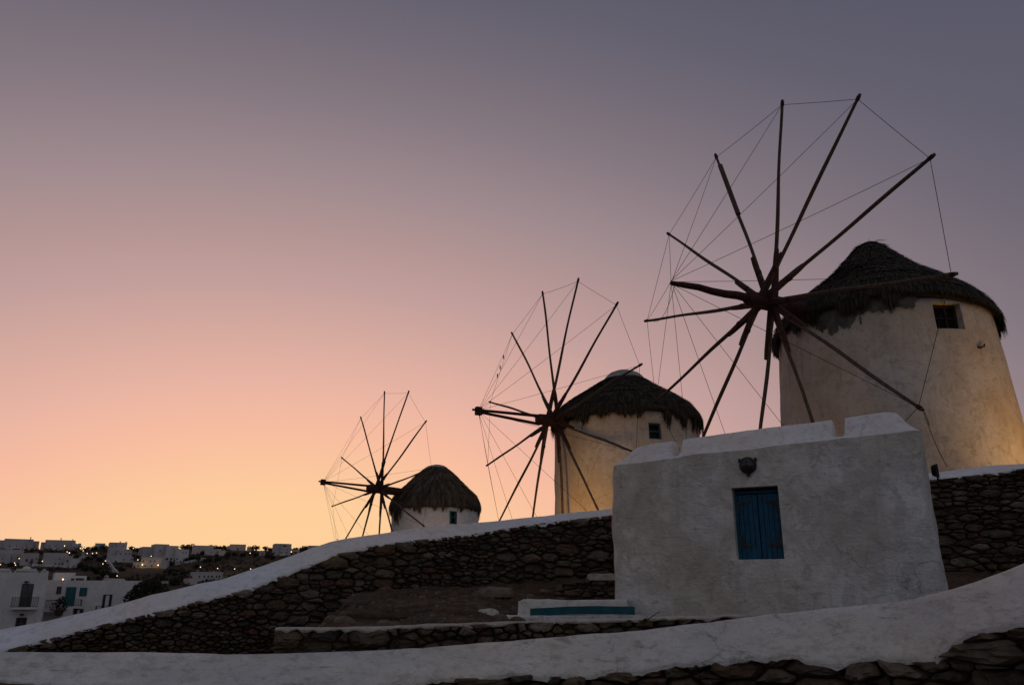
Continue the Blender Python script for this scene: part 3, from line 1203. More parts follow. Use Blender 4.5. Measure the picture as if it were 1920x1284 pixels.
# weed on the low wall and agave tips behind the rubble wall
wp = at(1203, 1166, 8.12)
weed = thing('weed', 'small green weed sprouting from the low wall in front of the hut', 'weed', wp)
m = MB()
blade(m, wp + Vector((0, -.02, 0)), (.75, -.1, .45), .2, .024, .0)
blade(m, wp + Vector((-.01, -.02, 0)), (.5, -.2, .55), .1, .013, .02)
blade(m, wp + Vector((-.01, -.02, 0)), (-.2, -.3, .5), .07, .012, .03)
m.build('leaf', M['leaf_green'], weed)
m = MB()
rng = random.Random(3)
for k in range(40):
    b0 = wp + Vector((rng.uniform(-.06, .02), -.06 + rng.uniform(-.02, .02), rng.uniform(-.12, 0)))
    blade(m, b0, (rng.uniform(-1, 1), -.6, rng.uniform(-.2, .8)), rng.uniform(.02, .05), .007, .01, 2)
m.build('foliage', M['leaf_green'], weed)
ap = at(664, 1012, 14.0)
ag = thing('agave', 'agave with spiky leaf tips showing over the rubble wall near the smallest mill', 'plant', ap - Vector((0, 0, .35)))
m = MB()
for k, (dx, dz, L_) in enumerate(((-.55, .8, .5), (.1, 1, .42), (.55, .75, .47), (-.9, .5, .4), (.9, .45, .42), (.2, .9, .38))):
    blade(m, ap - Vector((0, 0, .35)), (dx, .2 * (k % 3 - 1), dz), L_, .05, .03)
m.build('leaf', M['agave'], ag)

# ------------------------------------------------------------------ windmills
WHEEL_R = 5.0


def windmill(spec):
    az, el = rad(spec['az']), rad(spec['el'])
    n = Vector((math.sin(az) * math.cos(el), math.cos(az) * math.cos(el), math.sin(el)))
    hub = ray(*spec['hub']) * (WHEEL_R / spec['ratio'])
    s = n.cross(Vector((0, 0, 1))).normalized()
    t = s.cross(n)
    nh = Vector((n.x, n.y, 0)).normalized()
    C = hub - nh * spec['d']
    cx, cy = C.x, C.y
    gz = terrace_z(cx, cy) - .3
    root = thing('windmill', spec['label'], 'windmill', (cx, cy, gz), 'thatched windmills on the terrace')
    rng = random.Random(spec['seed'])
    sd = spec['seed'] * 10.0
    ze, apex, Rt, Re = spec['ze'], spec['apex'], spec['Rt'], spec['Re']
    ztop = ze + .22 + spec.get('tilt', 0.0) * .6

    # --- tower, whitewashed, slightly battered and uneven; opening for the window
    wpx, wY = spec['win'][0], cy
    batter = spec.get('batter', .06)
    Rat = lambda z: Rt + (ze - z) * batter
    # window azimuth on the tower: match the pixel column
    wz = spec['winz']
    best = None
    for k in range(720):
        a = k / 720 * 2 * math.pi
        p = (cx + Rat(wz) * math.cos(a), cy + Rat(wz) * math.sin(a), wz)
        if (p[0] - cx) * -cx + (p[1] - cy) * -cy < 0:
            continue
        e = abs(proj(p)[0] - wpx)
        if best is None or e < best[0]:
            best = (e, a)
    wa = best[1]
    hw = spec['winw'] / 2 / Rat(wz)
    hh = spec['winh'] / 2
    angs = [wa - hw + k * (2 * hw) / 4 for k in range(5)]
    rest = 2 * math.pi - 2 * hw
    na = 90
    angs += [wa + hw + rest * k / na for k in range(1, na)]
    zs = list(np.linspace(gz, wz - hh, 14)) + list(np.linspace(wz - hh, wz + hh, 4)[1:]) + list(np.linspace(wz + hh, ztop, 4)[1:])
    rows = []
    for z in zs:
        row = []
        for i, a in enumerate(angs):
            x, y = math.cos(a), math.sin(a)
            r = Rat(z) - max(0.0, z - ze - spec.get('tilt', 0.0) * .45) * 1.1 + .035 * fbm(x * 2 + sd, y * 2, z * .6, 1.0, 3) + .010 * fbm(x * 7 + sd, y * 7, z * 2, 1.0, 3)
            row.append(Vector((cx + x * r, cy + y * r, z)))
        rows.append(row)
    iz0, iz1 = 13, 16
    m = MB()
    m.grid(rows, closed=True, skip=lambda i, k: iz0 <= i < iz1 and k < 4)
    rim = [(iz0, k) for k in range(5)] + [(i, 4) for i in range(iz0 + 1, iz1 + 1)] + [(iz1, k) for k in (3, 2, 1, 0)] + [(i, 0) for i in range(iz1 - 1, iz0, -1)]
    wn = Vector((math.cos(wa), math.sin(wa), 0))
    outer = [rows[i][k] for i, k in rim]
    inner = [p - wn * .28 for p in outer]
    m.grid([outer, inner], closed=True)
    m.build('tower', M[spec['tower']], root, smooth=True)
    # --- window
    we = Vector((-wn.y, wn.x, 0))
    up_ = Vector((0, 0, 1))
    wc = Vector((cx, cy, wz)) + wn * (Rat(wz) - .22)
    W, H = spec['winw'], spec['winh']
    fr = MB()
    fw_ = .05 if spec['frame'] != 'oldwood' else .06
    ft = .10 if spec['frame'] != 'oldwood' else .05
    fo = spec.get('frameout', .10)
    for sx in (-1, 1):
        fr.box(wc + we * (sx * (W / 2 - fw_ / 2)) + wn * fo, fw_, ft, H, ax=(we, wn, up_))
        fr.box(wc + up_ * (sx * (H / 2 - fw_ / 2)) + wn * fo, W - 2 * fw_, ft, fw_, ax=(we, wn, up_))
    fr.box(wc + wn * fo, W - 2 * fw_, ft * .6, fw_ * .6, ax=(we, wn, up_))
    if spec['frame'] == 'oldwood':
        fr.box(wc + wn * fo + we * (W * .12), fw_ * .8, ft * .6, H - 2 * fw_, ax=(we, wn, up_))
    win = fr.build('window', M[spec['frame']], root)
    g = MB()
    g.box(wc - wn * .03, W + .06, .02, H + .06, ax=(we, wn, up_))
    g.build('pane', M['dark'] if spec['frame'] == 'oldwood' else M['glass'], win)

    # --- thatched roof: solid core plus layers of straw
    prof = [(Re * a, ze + (apex - ze) * b) for a, b in spec['prof']]
    prof_r = np.array([p[0] for p in prof])
    prof_z = np.array([p[1] for p in prof])
    # cumulative length from the eaves up
    L = np.concatenate([[0], np.cumsum(np.hypot(np.diff(prof_r), np.diff(prof_z)))])
    m = MB()
    rows = []
    acam_ = math.atan2(-cy, -cx)
    for r, z, l_ in zip(prof_r, prof_z, L):
        rows.append([Vector((cx + math.cos(a) * (r - .07) * (1 + .02 * nz(math.cos(a) * 2, math.sin(a) * 2, sd)), cy + math.sin(a) * (r - .07),
                             z - .05 + spec.get('tilt', 0.0) * max(0.0, math.cos(a - acam_)) ** 1.5 * max(0.0, 1 - l_ / L[-1]))) for a in
                     [2 * math.pi * k / 60 for k in range(60)]])
    rows.insert(0, [Vector((cx + math.cos(a) * (Rt - .2), cy + math.sin(a) * (Rt - .2), ze + .25)) for a in [2 * math.pi * k / 60 for k in range(60)]])
    m.grid(rows, closed=True)
    m.f.append(tuple((len(rows) - 1) * 60 + k for k in range(60)))
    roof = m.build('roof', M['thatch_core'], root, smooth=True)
    st = MB()
    rr_, zz_ = lambda l: float(np.interp(l, L, prof_r)), lambda l: float(np.interp(l, L, prof_z))
    courses = spec['courses']
    tw = spec['tuft']

    Lcap = float(np.interp(-spec['cap'][0] * .92, -prof_r, L)) if not spec.get('topknot') else L[-1]

    acam = math.atan2(-cy, -cx)
    tilt = spec.get('tilt', 0.0)
    zoff = lambda a, l: tilt * max(0.0, math.cos(a - acam)) ** 1.5 * max(0.0, 1 - max(l, 0) / L[-1])

    def tuft(a, l_top, length, width, lift, hang):
        """strip of straw from l_top down the slope"""
        segs = 4
        lft, rgt = [], []
        skew = rng.gauss(0, .05) * length
        for k in range(segs + 1):
            f = k / segs
            l = l_top - length * f
            w = width * (1 - .75 * f ** 2)
            if l >= 0:
                r, z = rr_(l), zz_(l)
            else:
                r, z = prof_r[0] + .10 * l * hang, prof_z[0] + l
            r += lift * (.25 + .75 * f)
            z += lift * .5 * f
            z += zoff(a, l)
            aa = a + (skew * f) / max(r, .3)
            da = w / max(r, .3)
            lft.append(Vector((cx + math.cos(aa - da) * r, cy + math.sin(aa - da) * r, z)))
            rgt.append(Vector((cx + math.cos(aa + da) * r, cy + math.sin(aa + da) * r, z + .004)))
        st.grid([lft, rgt])
    for c in range(courses):
        l_end = L[-1] * c / courses
        r = rr_(l_end)
        cnt = int(2 * math.pi * r / (tw * .75)) + 6
        for k in range(cnt):
            a = 2 * math.pi * (k + rng.uniform(-.5, .5)) / cnt
            length = (L[-1] / courses) * rng.uniform(1.3, 2.2)
            lt = min(Lcap, l_end + length * .85)
            if l_end > Lcap:
                continue
            tuft(a, lt, length * rng.uniform(.85, 1.05), tw * rng.uniform(.5, 1.2), rng.uniform(.0, .05) + .045 * max(0, nz(math.cos(a) * 4, math.sin(a) * 4, sd + c * .7) + .2), 1)
    # ragged eaves
    for rep in range(spec['eaves']):
        cnt = int(2 * math.pi * Re / (tw * .5))
        for k in range(cnt):
            a = 2 * math.pi * (k + rng.uniform(-.5, .5)) / cnt
            hangn = nz(math.cos(a) * spec['ragf'], math.sin(a) * spec['ragf'], sd) + .6 * nz(math.cos(a) * spec['ragf'] * 2.7, math.sin(a) * spec['ragf'] * 2.7, sd)
            drop = spec['rag'] * (.12 + 1.5 * max(0, hangn)) * rng.uniform(.7, 1.15)
            dw_ = abs((a - wa + math.pi) % (2 * math.pi) - math.pi)
            if dw_ < hw * 1.5:
                drop *= .12
            ll = rng.uniform(.12, 1.0)
            tuft(a, ll, ll + drop, tw * rng.uniform(.4, .95), rng.uniform(-.06, .045), rng.uniform(-.6, 1.2))
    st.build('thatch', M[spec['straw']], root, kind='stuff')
    # --- cap at the peak
    cr, ch = spec['cap']
    zc = float(np.interp(-cr, -prof_r, prof_z))
    m = MB()
    m.grid([[Vector((cx + math.cos(a) * cr * k * (1 + .05 * nz(math.cos(a) * 2, math.sin(a) * 2, sd + h)), cy + math.sin(a) * cr * k, zc - .05 + h * ch + .02 * nz(a, k, sd))) for a in
             [2 * math.pi * j / 22 for j in range(22)]] for k, h in ((1.08, -.1), (1.05, .1), (.92, .45), (.7, .75), (.4, .95), (.05, 1.0))], closed=True)
    m.build('cap', M['cap_grey'], root, smooth=True)
    if spec.get('topknot'):
        st = MB()
        for k in range(260):
            a = rng.uniform(0, 2 * math.pi)
            z0 = zc + ch * .98
            r0 = rng.uniform(.05, .26)
            p = Vector((cx + math.cos(a) * r0, cy + math.sin(a) * r0, z0 + rng.uniform(-.02, .07)))
            blade(st, p, (math.cos(a), math.sin(a), rng.uniform(-.9, -.2)), rng.uniform(.2, .42), .022, .05, 3)
        st.build('top_straw', M['thatch_brown'], root, kind='stuff')

    # --- wind shaft and bowsprit
    m = MB()
    back = hub - n * (spec['d'] - Rt + .6)
    m.tube([back, hub - n * .4, hub + n * .1, hub + n * .55, hub + n * .62], [.19, .20, .205, .18, .14], 14)
    m.build('wind_shaft', M['wood_red'], root)
    tipb = hub + n * spec['bow']
    m = MB()
    if spec['twin']:
        m.tube([hub + n * .5 + t * .10 - s * .04, tipb + t * .03, tipb + n * .22 + t * .02], [.055, .045, .035], 8)
        m.tube([hub + n * .5 - t * .16 + s * .04, tipb - t * .03, tipb + n * .1 - t * .04], [.055, .045, .035], 8)
        m.box(tipb, .16, .2, .26, ax=(s, n, t))
    else:
        pts = [hub + n * .5 + (tipb - hub - n * .5) * (k / 6) + Vector((0, 0, .02 * math.sin(k * 1.9))) for k in range(7)]
        m.tube(pts, [.105, .10, .092, .085, .078, .07, .05], 10)
    m.build('bowsprit', M['wood_red'], root)

    # --- twelve spokes with lashed splints, rim ropes and stays
    tips = []
    for k in range(12):
        a = rad(spec['ph'] - 30 * k)
        tip = hub + (t * math.cos(a) + s * math.sin(a)) * WHEEL_R
        if k in spec['tips']:
            d = ray(*spec['tips'][k])
            tip = d * (hub.dot(n) / d.dot(n))
        tips.append(tip)
    for k, tip in enumerate(tips):
        off = n * (.20 - .08 * (k % 6))
        a0 = hub + off
        dirv = (tip - a0)
        ln = dirv.length
        dv = dirv.normalized()
        side = dv.cross(n).normalized()
        pts, rd = [], []
        ph1, ph2 = rng.uniform(0, 6), rng.uniform(0, 6)
        bow = rng.uniform(-.03, .03)
        K = 14
        for j in range(K + 1):
            f = j / K
            w = .02 * math.sin(3.0 * f * math.pi + ph1) * f * (1 - f) * 3 + bow * math.sin(math.pi * f)
            pts.append(a0 + dv * (ln * f) + side * w + n * (.02 * math.sin(5 * f + ph2) * f * (1 - f) * 4))
            rd.append(spec['sr'] * (1.15 - .35 * f) * (1 + .08 * math.sin(9 * f + ph2)))
        m = MB()
        m.tube(pts, rd, 8)
        sp = m.build('spoke', M['wood'], root)
        # splint: a second pole lashed to the root
        m = MB()
        e = rng.uniform(.22, .30)
        sgn = rng.choice((-1, 1))
        ax_ = (side, n, dv)
        hw_ = spec['sr']
        # flat timber against the pole, ending in a step
        rows_ = []
        for f, wd, th in ((.0, 1.5, 1.5), (e * .5, 1.25, 1.25), (e * .86, 1.05, 1.1), (e, .75, .9)):
            c0 = a0 + dv * (ln * f) + side * (sgn * hw_ * .75)
            rows_.append([c0 + side * (hw_ * wd * i) + n * (hw_ * th * j) for i, j in ((-1, -1), (1, -1), (1, 1), (-1, 1))])
        m.grid(rows_, closed=True)
        m.f.append((0, 1, 2, 3))
        m.f.append((15, 14, 13, 12))
        m.tube([a0 + dv * (ln * e * .62) + side * (sgn * hw_ * .5), a0 + dv * (ln * e * .62 + .09) + side * (sgn * hw_ * .5)], hw_ * 1.75, 8)
        m.build('splint', M['wood_red'], sp)
        if spec.get('big') and k in (2, 10):
            m = MB()
            f0, f1 = (.9, .975)
            if k == 10:
                f0, f1 = .56, .91
            m.tube([a0 + dv * (ln * f0) + side * .02, a0 + dv * (ln * f1) + side * .02], spec['sr'] * 1.45, 8)
            m.build('patch', M['wood'], sp)
        if spec.get('big') or spec['twin']:
            m = MB()
            c0 = tip - dv * .10
            m.tube([c0 - dv * .05, c0 + dv * .05], spec['sr'] * 1.02, 7)
            m.build('lashing', M['rope'], sp)

    def rope(p, q, sag, r, nm='rope'):
        m = MB()
        K = 8
        m.tube([p.lerp(q, j / K) - Vector((0, 0, sag * 4 * (j / K) * (1 - j / K))) for j in range(K + 1)], r, 5)
        return m.build(nm, M['rope'], root)
    for k in range(12):
        a, b_ = tips[k], tips[(k + 1) % 12]
        da, db = (hub - a).normalized() * .12, (hub - b_).normalized() * .12
        rope(a + da, b_ + db, rng.uniform(0, .02), spec['rope'], 'rim_rope')
        rope(tipb + t * rng.uniform(-.05, .05), a + da, rng.uniform(.0, .05), spec['rope'] * .9, 'stay_rope')
    if spec.get('big'):
        d3 = tips[3]
        rope(d3 + Vector((0, 0, -.03)), d3 + Vector((.12, -.3, -1.1)), .12, spec['rope'], 'loose_rope')
        rope(d3 + Vector((.02, 0, -.03)), d3 + Vector((.07, 0, -.28)), -.03, spec['rope'], 'loose_rope')
        rope(tipb - n * .12, tips[8] + (hub - tips[8]).normalized() * .35, .35, spec['rope'], 'loose_rope')
        # smear of bare cement under the eaves beside the shaft
        a0 = math.atan2(hub.y - cy, hub.x - cx)
        m = MB()
        rows_ = []
        for i in range(26):
            z = ze + .40 - .040 * i
            rows_.append([Vector((cx + math.cos(a0 + .05 + .016 * j) * (Rat(z) + .03), cy + math.sin(a0 + .05 + .016 * j) * (Rat(z) + .03), z)) for j in range(66)])
        m.grid(rows_, skip=lambda i, j: i * .034 > .18 + .5 * (1 - j / 66) * (j > 2) + .45 * fbm(j * .10, i * .05, 3, 1.0, 4) or (i / 26 + abs(j - 33) / 33) > 1.45)
        m.build('cement_smear', M['cement'], root)
        # hook on the tower
        best = None
        for k in range(720):
            a = k / 720 * 2 * math.pi
            z = spec['hook'][1]
            p = Vector((cx + Rat(z) * math.cos(a), cy + Rat(z) * math.sin(a), z))
            if (p.x - cx) * -cx + (p.y - cy) * -cy < 0:
                continue
            e = abs(proj(p)[0] - spec['hook'][0])
            if best is None or e < best[0]:
                best = (e, p, a)
        _, hp, ha = best
        hn = Vector((math.cos(ha), math.sin(ha), 0))
        hs = Vector((-hn.y, hn.x, 0))
        m = MB()
        m.tube([hp - hn * .05, hp + hn * .05, hp + hn * .06 + hs * .1 + Vector((0, 0, .02)), hp + hn * .055 + hs * .12 + Vector((0, 0, .08))], .018, 6)
        m.tube([hp + hn * .015 - hs * .05, hp + hn * .015 + hs * .05], .03, 6)
        m.build('hook', M['iron'], root)
    if spec['twin']:
        # short rope tackle hanging on the left rim ropes
        for f in (.35, .5, .62) if spec['mid'] else ():
            p = (tips[10]).lerp(tips[9], f)
            m = MB()
            m.tube([p + Vector((0, 0, .09)), p, p - Vector((0, 0, .09))], [.012, .03, .012], 6)
            m.build('rope_knot', M['rope'], root)
    return root, (cx, cy, gz)


BELLOW = [(.985, -.015), (.98, .025), (.945, .11), (.86, .225), (.70, .375), (.45, .58), (.25, .80), (.14, .93), (.06, 1.0)]
BELL = [(.985, -.015), (.98, .035), (.95, .14), (.87, .285), (.70, .45), (.45, .66), (.25, .84), (.14, .94), (.06, 1.0)]
CONE = [(.99, -.015), (.985, .05), (.93, .22), (.81, .36), (.62, .54), (.39, .77), (.22, .93), (.12, .98), (.05, 1.0)]
big, bigc = windmill(dict(
    label='largest windmill at the right, its tower lit golden low down, with a dark square window', seed=1, big=True, twin=False, mid=False,
    hub=(1437.6, 566.5), ratio=.2607, az=-115.4, el=.75, ph=-42.56, d=3.80, bow=2.79, ze=6.22, apex=8.88, Rt=2.55, Re=2.74, batter=.06,
    win=(1780, 597), winz=5.97, winw=.68, winh=.64, frame='oldwood', frameout=.0, tower='tower', tilt=.34, prof=BELLOW, courses=20, tuft=.034, eaves=5, rag=.38, ragf=4.0,
    straw='thatch', cap=(.50, .26), topknot=True, sr=.045, rope=.0062, hook=(1835, 5.25),
    tips={0: (1613, 176), 1: (1753, 289), 2: (1795, 513), 3: (1731, 769), 8: (1209, 602), 9: (1251, 437), 10: (1341, 289), 11: (1467, 188)}))
mid, midc = windmill(dict(
    label='middle windmill with a shaggy black thatch and small grey blue window, partly behind the hut', seed=2, twin=True, mid=True,
    hub=(1036.5, 789.0), ratio=.1846, az=-118.5, el=1.0, ph=-21.0, d=3.06, bow=2.80, ze=5.62, apex=7.66, Rt=2.54, Re=2.70, batter=.02,
    win=(1229, 810), winz=4.98, winw=.44, winh=.54, frame='blue_frame', tower='tower', tilt=.10, prof=BELL, courses=18, tuft=.038, eaves=7, rag=.60, ragf=9,
    straw='thatch', cap=(.72, .42), sr=.040, rope=.006,
    tips={0: (1085, 521), 1: (1159, 566), 2: (1204, 682), 8: (912, 873), 9: (917, 753), 10: (959, 623), 11: (1017, 546)}))
small, smallc = windmill(dict(
    label='smallest and farthest windmill at the left, brown fringed thatch, teal window', seed=3, twin=True, mid=False,
    hub=(710, 917), ratio=.1269, az=-127.3, el=2.2, ph=-24.4, d=3.3, bow=2.95, ze=4.06, apex=6.36, Rt=2.22, Re=2.36, batter=.0,
    win=(850, 967), winz=3.46, winw=.38, winh=.62, frame='teal', tower='tower_white', frameout=.18, prof=CONE, courses=10, tuft=.055, eaves=7, rag=.58, ragf=9,
    straw='thatch_brown', cap=(.62, .26), sr=.040, rope=.0055,
    tips={0: (767, 732), 1: (800, 788), 8: (622, 949), 10: (676, 781), 11: (721, 733), 9: (640, 857)}))


# ------------------------------------------------------------------ floodlights at the feet of the mills, plus three added fill lamps
def flood(loc, target, energy, blend, size, label, col=(1.0, .52, .12), rad_=.12):
    loc, target = Vector(loc), Vector(target)
    o = thing('floodlight', label, 'floodlight', loc)
    d = (target - loc).normalized()
    sx = d.cross(Vector((0, 0, 1))).normalized()
    uz = sx.cross(d)
    m = MB()
    m.box(loc - d * .10, .34, .12, .26, ax=(sx, d, uz))
    m.box(loc + uz * .14, .36, .2, .02, ax=(sx, d, uz))
    m.build('lamp_housing', M['black'], o)
    m = MB()
    m.tube([loc - sx * .19, loc - sx * .19 - Vector((0, 0, .25)), loc + sx * .19 - Vector((0, 0, .25)), loc + sx * .19], .015, 6)
    m.tube([loc - Vector((0, 0, .25)), loc - Vector((0, 0, .8))], .03, 6)
    m.build('stand', M['black'], o)
    m = MB()
    m.box(loc - d * .036, .30, .008, .22, ax=(sx, d, uz))
    m.build('lens', M['flood_glass'], o)
    ld = bpy.data.lights.new('flood_light', 'SPOT')
    ld.energy = energy
    ld.color = col
    ld.spot_size = rad(size)
    ld.spot_blend = blend
    ld.shadow_soft_size = rad_
    lo = bpy.data.objects.new('flood_light', ld)
    COL.objects.link(lo)
    lo.location = loc + d * .05
    lo.rotation_euler = d.to_track_quat('-Z', 'Y').to_euler()
    return o


flood((bigc[0] + 3.2, bigc[1] - 4.2, 1.75), (bigc[0] + 1.6, bigc[1] - 2.6, 3.3), 215, .9, 105, 'black floodlight behind the wall at the foot of the largest windmill')
flood((midc[0] - 3.4, midc[1] - 4.0, 1.2), (midc[0] - 1.4, midc[1] - 2.0, 2.6), 190, .9, 115, 'black floodlight behind the rubble wall at the foot of the middle windmill')


flood((bigc[0] - 4.2, bigc[1] - 3.2, 1.3), (bigc[0] - 1.8, bigc[1] - 1.6, 3.6), 22, .9, 120, 'added fill lamp, unseen behind the hut, brightening the left of the largest windmill')  # added weak lamp, unseen, lifts the left side of the big tower
flood((midc[0] + 1.8, midc[1] - 5.0, 1.3), (midc[0] + 1.0, midc[1] - 2.4, 3.4), 48, .9, 125, 'added fill lamp, unseen behind the hut, brightening the right of the middle windmill', (1.0, .62, .36))  # another added fill, brightens the right of the middle tower
flood((smallc[0] + .2, smallc[1] - 5.0, .6), (smallc[0], smallc[1] - 2.2, 2.6), 60, .9, 130, 'added fill lamp, unseen behind the rubble wall, brightening the smallest windmill', (1.0, .70, .50))  # added fill so the smallest tower reads brighter


# ------------------------------------------------------------------ town buildings in the left middle distance
class Facade:
    """a vertical facade: origin point, yaw; u along, n outwards"""

    def __init__(self, px, Y, yaw):
        self.o = at(px, 1109, Y)
        self.o.z = 0
        self.e = Vector((math.cos(yaw), math.sin(yaw), 0))
        self.n = Vector((self.e.y, -self.e.x, 0))
        self.ax = (self.e, self.n, Vector((0, 0, 1)))

    def hit(self, px, py):
        d = ray(px, py)
        p = d * (self.o.dot(self.n) / d.dot(self.n))
        return (p - self.o).dot(self.e), p.z

    def pt(self, u, n, z):
        p = self.o + self.e * u + self.n * n
        p.z = z
        return p

    def rect(self, x0, y0, x1, y1):
        """pixel rectangle -> u0, u1, z0, z1"""
        ym = (y0 + y1) / 2
        u0, u1 = self.hit(x0, ym)[0], self.hit(x1, ym)[0]
        xm = (x0 + x1) / 2
        return u0, u1, self.hit(xm, y1)[1], self.hit(xm, y0)[1]

    def slab(self, m, u0, u1, z0, z1, n0, n1):
        m.box(self.pt((u0 + u1) / 2, (n0 + n1) / 2, (z0 + z1) / 2), abs(u1 - u0), abs(n1 - n0), abs(z1 - z0), ax=self.ax)
        return m


def opening(fc, root, px, kind, leaf_mat, leaves=2, name='window', gapw=.0):
    u0, u1, z0, z1 = fc.rect(*px)
    m = MB()
    w = .07
    fc.slab(m, u0, u1, z1 - w, z1, 0, .05)
    fc.slab(m, u0, u0 + w, z0, z1 - w, 0, .05)
    fc.slab(m, u1 - w, u1, z0, z1 - w, 0, .05)
    fc.slab(m, u0 + w, u1 - w, z0, z0 + w, 0, .05)
    f = m.build(name, leaf_mat, root)
    if kind == 'glazed':
        fc.slab(MB(), u0 + w, u1 - w, z0 + w, z1 - w, .004, .012).build('pane', M['glass'], f)
        m = MB()
        um = (u0 + u1) / 2
        fc.slab(m, um - .05, um + .05, z0 + w, z1 - w, .012, .05)
        for q in (.35, .65):
            fc.slab(m, u0 + w, um - .05, z0 + (z1 - z0) * q - .03, z0 + (z1 - z0) * q + .03, .012, .045)
            fc.slab(m, um + .05, u1 - w, z0 + (z1 - z0) * q - .03, z0 + (z1 - z0) * q + .03, .012, .045)
        m.build('glazing_bar', M['rail'], f)
    elif kind == 'shutter':
        um = (u0 + u1) / 2
        for a, b_ in ((u0 + w, um - gapw - .01), (um + gapw + .01, u1 - w)):
            m = MB()
            fc.slab(m, a, b_, z0 + w, z1 - w, .005, .04)
            m.build('shutter', leaf_mat, f)
        if gapw:
            fc.slab(MB(), um - gapw, um + gapw, z0 + w, z1 - w, .004, .015).build('curtain', M['town'], f)
    return f


def balcony(fc, root, x0, x1, yrail, yslab, ybot, depth, rail_mat, n=14):
    u0, u1, z0, z1 = fc.rect(x0, yrail, x1, yslab)
    _, _, zb, _ = fc.rect(x0, yslab, x1, ybot)
    # the rail stands in front of the facade, so bring it to its own plane
    k = 1 - depth / fc.o.length
    m = MB()
    fc.slab(m, u0, u1, zb * k, z0 * k, 0, depth)
    m.build('balcony_slab', M['town'], root)
    m = MB()
    h0, h1 = z0 * k, z1 * k
    for zz in (h1, h0 + .08):
        fc.slab(m, u0, u1, zz - .03, zz, depth - .08, depth - .03)
        for uu in (u0, u1):
            m.box(fc.pt(uu + (.03 if uu == u0 else -.03), depth / 2, zz - .015), .05, depth - .1, .03, ax=fc.ax)
    for j in range(n + 1):
        uu = u0 + .03 + (u1 - u0 - .06) * j / n
        fc.slab(m, uu - .018, uu + .018, h0, h1 - .03, depth - .07, depth - .04)
    for j in range(1, 4):
        for uu in (u0 + .03, u1 - .03):
            m.box(fc.pt(uu, depth * j / 4, (h0 + h1) / 2), .03, .03, h1 - h0 - .03, ax=fc.ax)
    m.build('railing', rail_mat, root)


def body(fc, root, px, depth, base, name='wall', mat=None, parapet=True, scallop=None):
    """a block whose facade covers a pixel rectangle (x0, ytop, x1, _)"""
    u0, u1, _, z1 = fc.rect(px[0], px[1], px[2], px[1] + 40)
    m = MB()
    fc.slab(m, u0, u1, base, z1, 0, -depth)
    o = m.build(name, mat or M['town'], root)
    if parapet:
        m = MB()
        t = .28
        h = .16
        if scallop:
            cut = [fc.hit(x, px[1])[0] for x in scallop]
            edges = [u0] + cut + [u1]
            for a, b_ in zip(edges[:-1], edges[1:]):
                fc.slab(m, a + .22, b_ - .22, z1 + .001, z1 + .30, -.02, -t)
                fc.slab(m, a + .1, b_ - .1, z1 + .001, z1 + .14, -.02, -t)
        else:
            fc.slab(m, u0 + .02, u1 - .02, z1 + .001, z1 + h, -.02, -t)
        fc.slab(m, u0 + .02, u0 + t, z1 + .001, z1 + h, -t - .01, -depth + .05)
        fc.slab(m, u1 - t, u1 - .02, z1 + .001, z1 + h, -t - .01, -depth + .05)
        m.build('parapet', mat or M['town'], root)
    return o


FA = Facade(40, 68, rad(29))
A = thing('white_townhouse', 'white two storey townhouse at the left edge with a balcony and notched roof parapet', 'house', FA.pt(0, 0, -5.2))
body(FA, A, (-150, 1072, 88, 0), 9, -5.4, scallop=[-60, 24, 74])
opening(FA, A, (38, 1094, 60, 1140), 'glazed', M['brown_shut'], name='balcony_door')
balcony(FA, A, 22, 72, 1119, 1138, 1142, 1.0, M['rail'], 16)
opening(FA, A, (28, 1157, 48, 1190), 'glazed', M['brown_shut'], name='door')
for x, y in ((50, 1090), (41, 1151)):
    u, z = FA.hit(x, y)
    m = MB()
    m.box(FA.pt(u, .12, z), .3, .24, .1, ax=FA.ax)
    m.box(FA.pt(u, .2, z - .08), .16, .14, .1, ax=FA.ax)
    m.build('porch_lamp', M['black'], A)
m = MB()
u, z = FA.hit(49, 1067)
rows = [[FA.pt(u + math.cos(a) * r * 1.1, -1.6 + math.sin(a) * r, z - .25 + h) for a in [k * math.pi / 6 for k in range(12)]] for r, h in ((.34, 0), (.33, .3), (.24, .47), (.1, .55), (.01, .56))]
m.grid(rows, closed=True)
m.build('roof_dome', M['town'], A, smooth=True)

FB = Facade(150, 80, rad(33))
B = thing('white_house', 'long white house with teal door and shutter, right of the balcony townhouse', 'house', FB.pt(0, 0, -5.2))
body(FB, B, (84, 1091, 268, 0), 8, -5.6)
body(Facade(120, 83, rad(31)), B, (101, 1073, 139, 0), 5, -2, name='roof_room', parapet=False)
body(Facade(150, 82.5, rad(31)), B, (139, 1079, 160, 0), 4, -2, name='roof_room', parapet=False)
opening(Facade(150, 82.5, rad(31)), B, (142, 1083.5, 157, 1088.5), 'glazed', M['brown_shut'], name='window')
opening(Facade(120, 83, rad(31)), B, (133, 1084, 139, 1088), 'glazed', M['brown_shut'], name='window')
opening(FB, B, (106, 1099, 115, 1113), 'shutter', M['brown_shut'], name='window')
opening(FB, B, (122, 1100, 141, 1136), 'shutter', M['teal'], name='door')
opening(FB, B, (149, 1101, 163, 1117), 'shutter', M['teal'], name='window')
opening(FB, B, (192, 1114, 209, 1141), 'shutter', M['black'], name='balcony_door', gapw=.16)
opening(FB, B, (138, 1141, 156, 1153), 'shutter', M['brown_shut'], name='window', gapw=.1)
balcony(FB, B, 121, 152, 1123, 1136, 1140, .9, M['teal'], 10)
balcony(FB, B, 178, 214, 1135, 1147, 1150, .9, M['black'], 12)

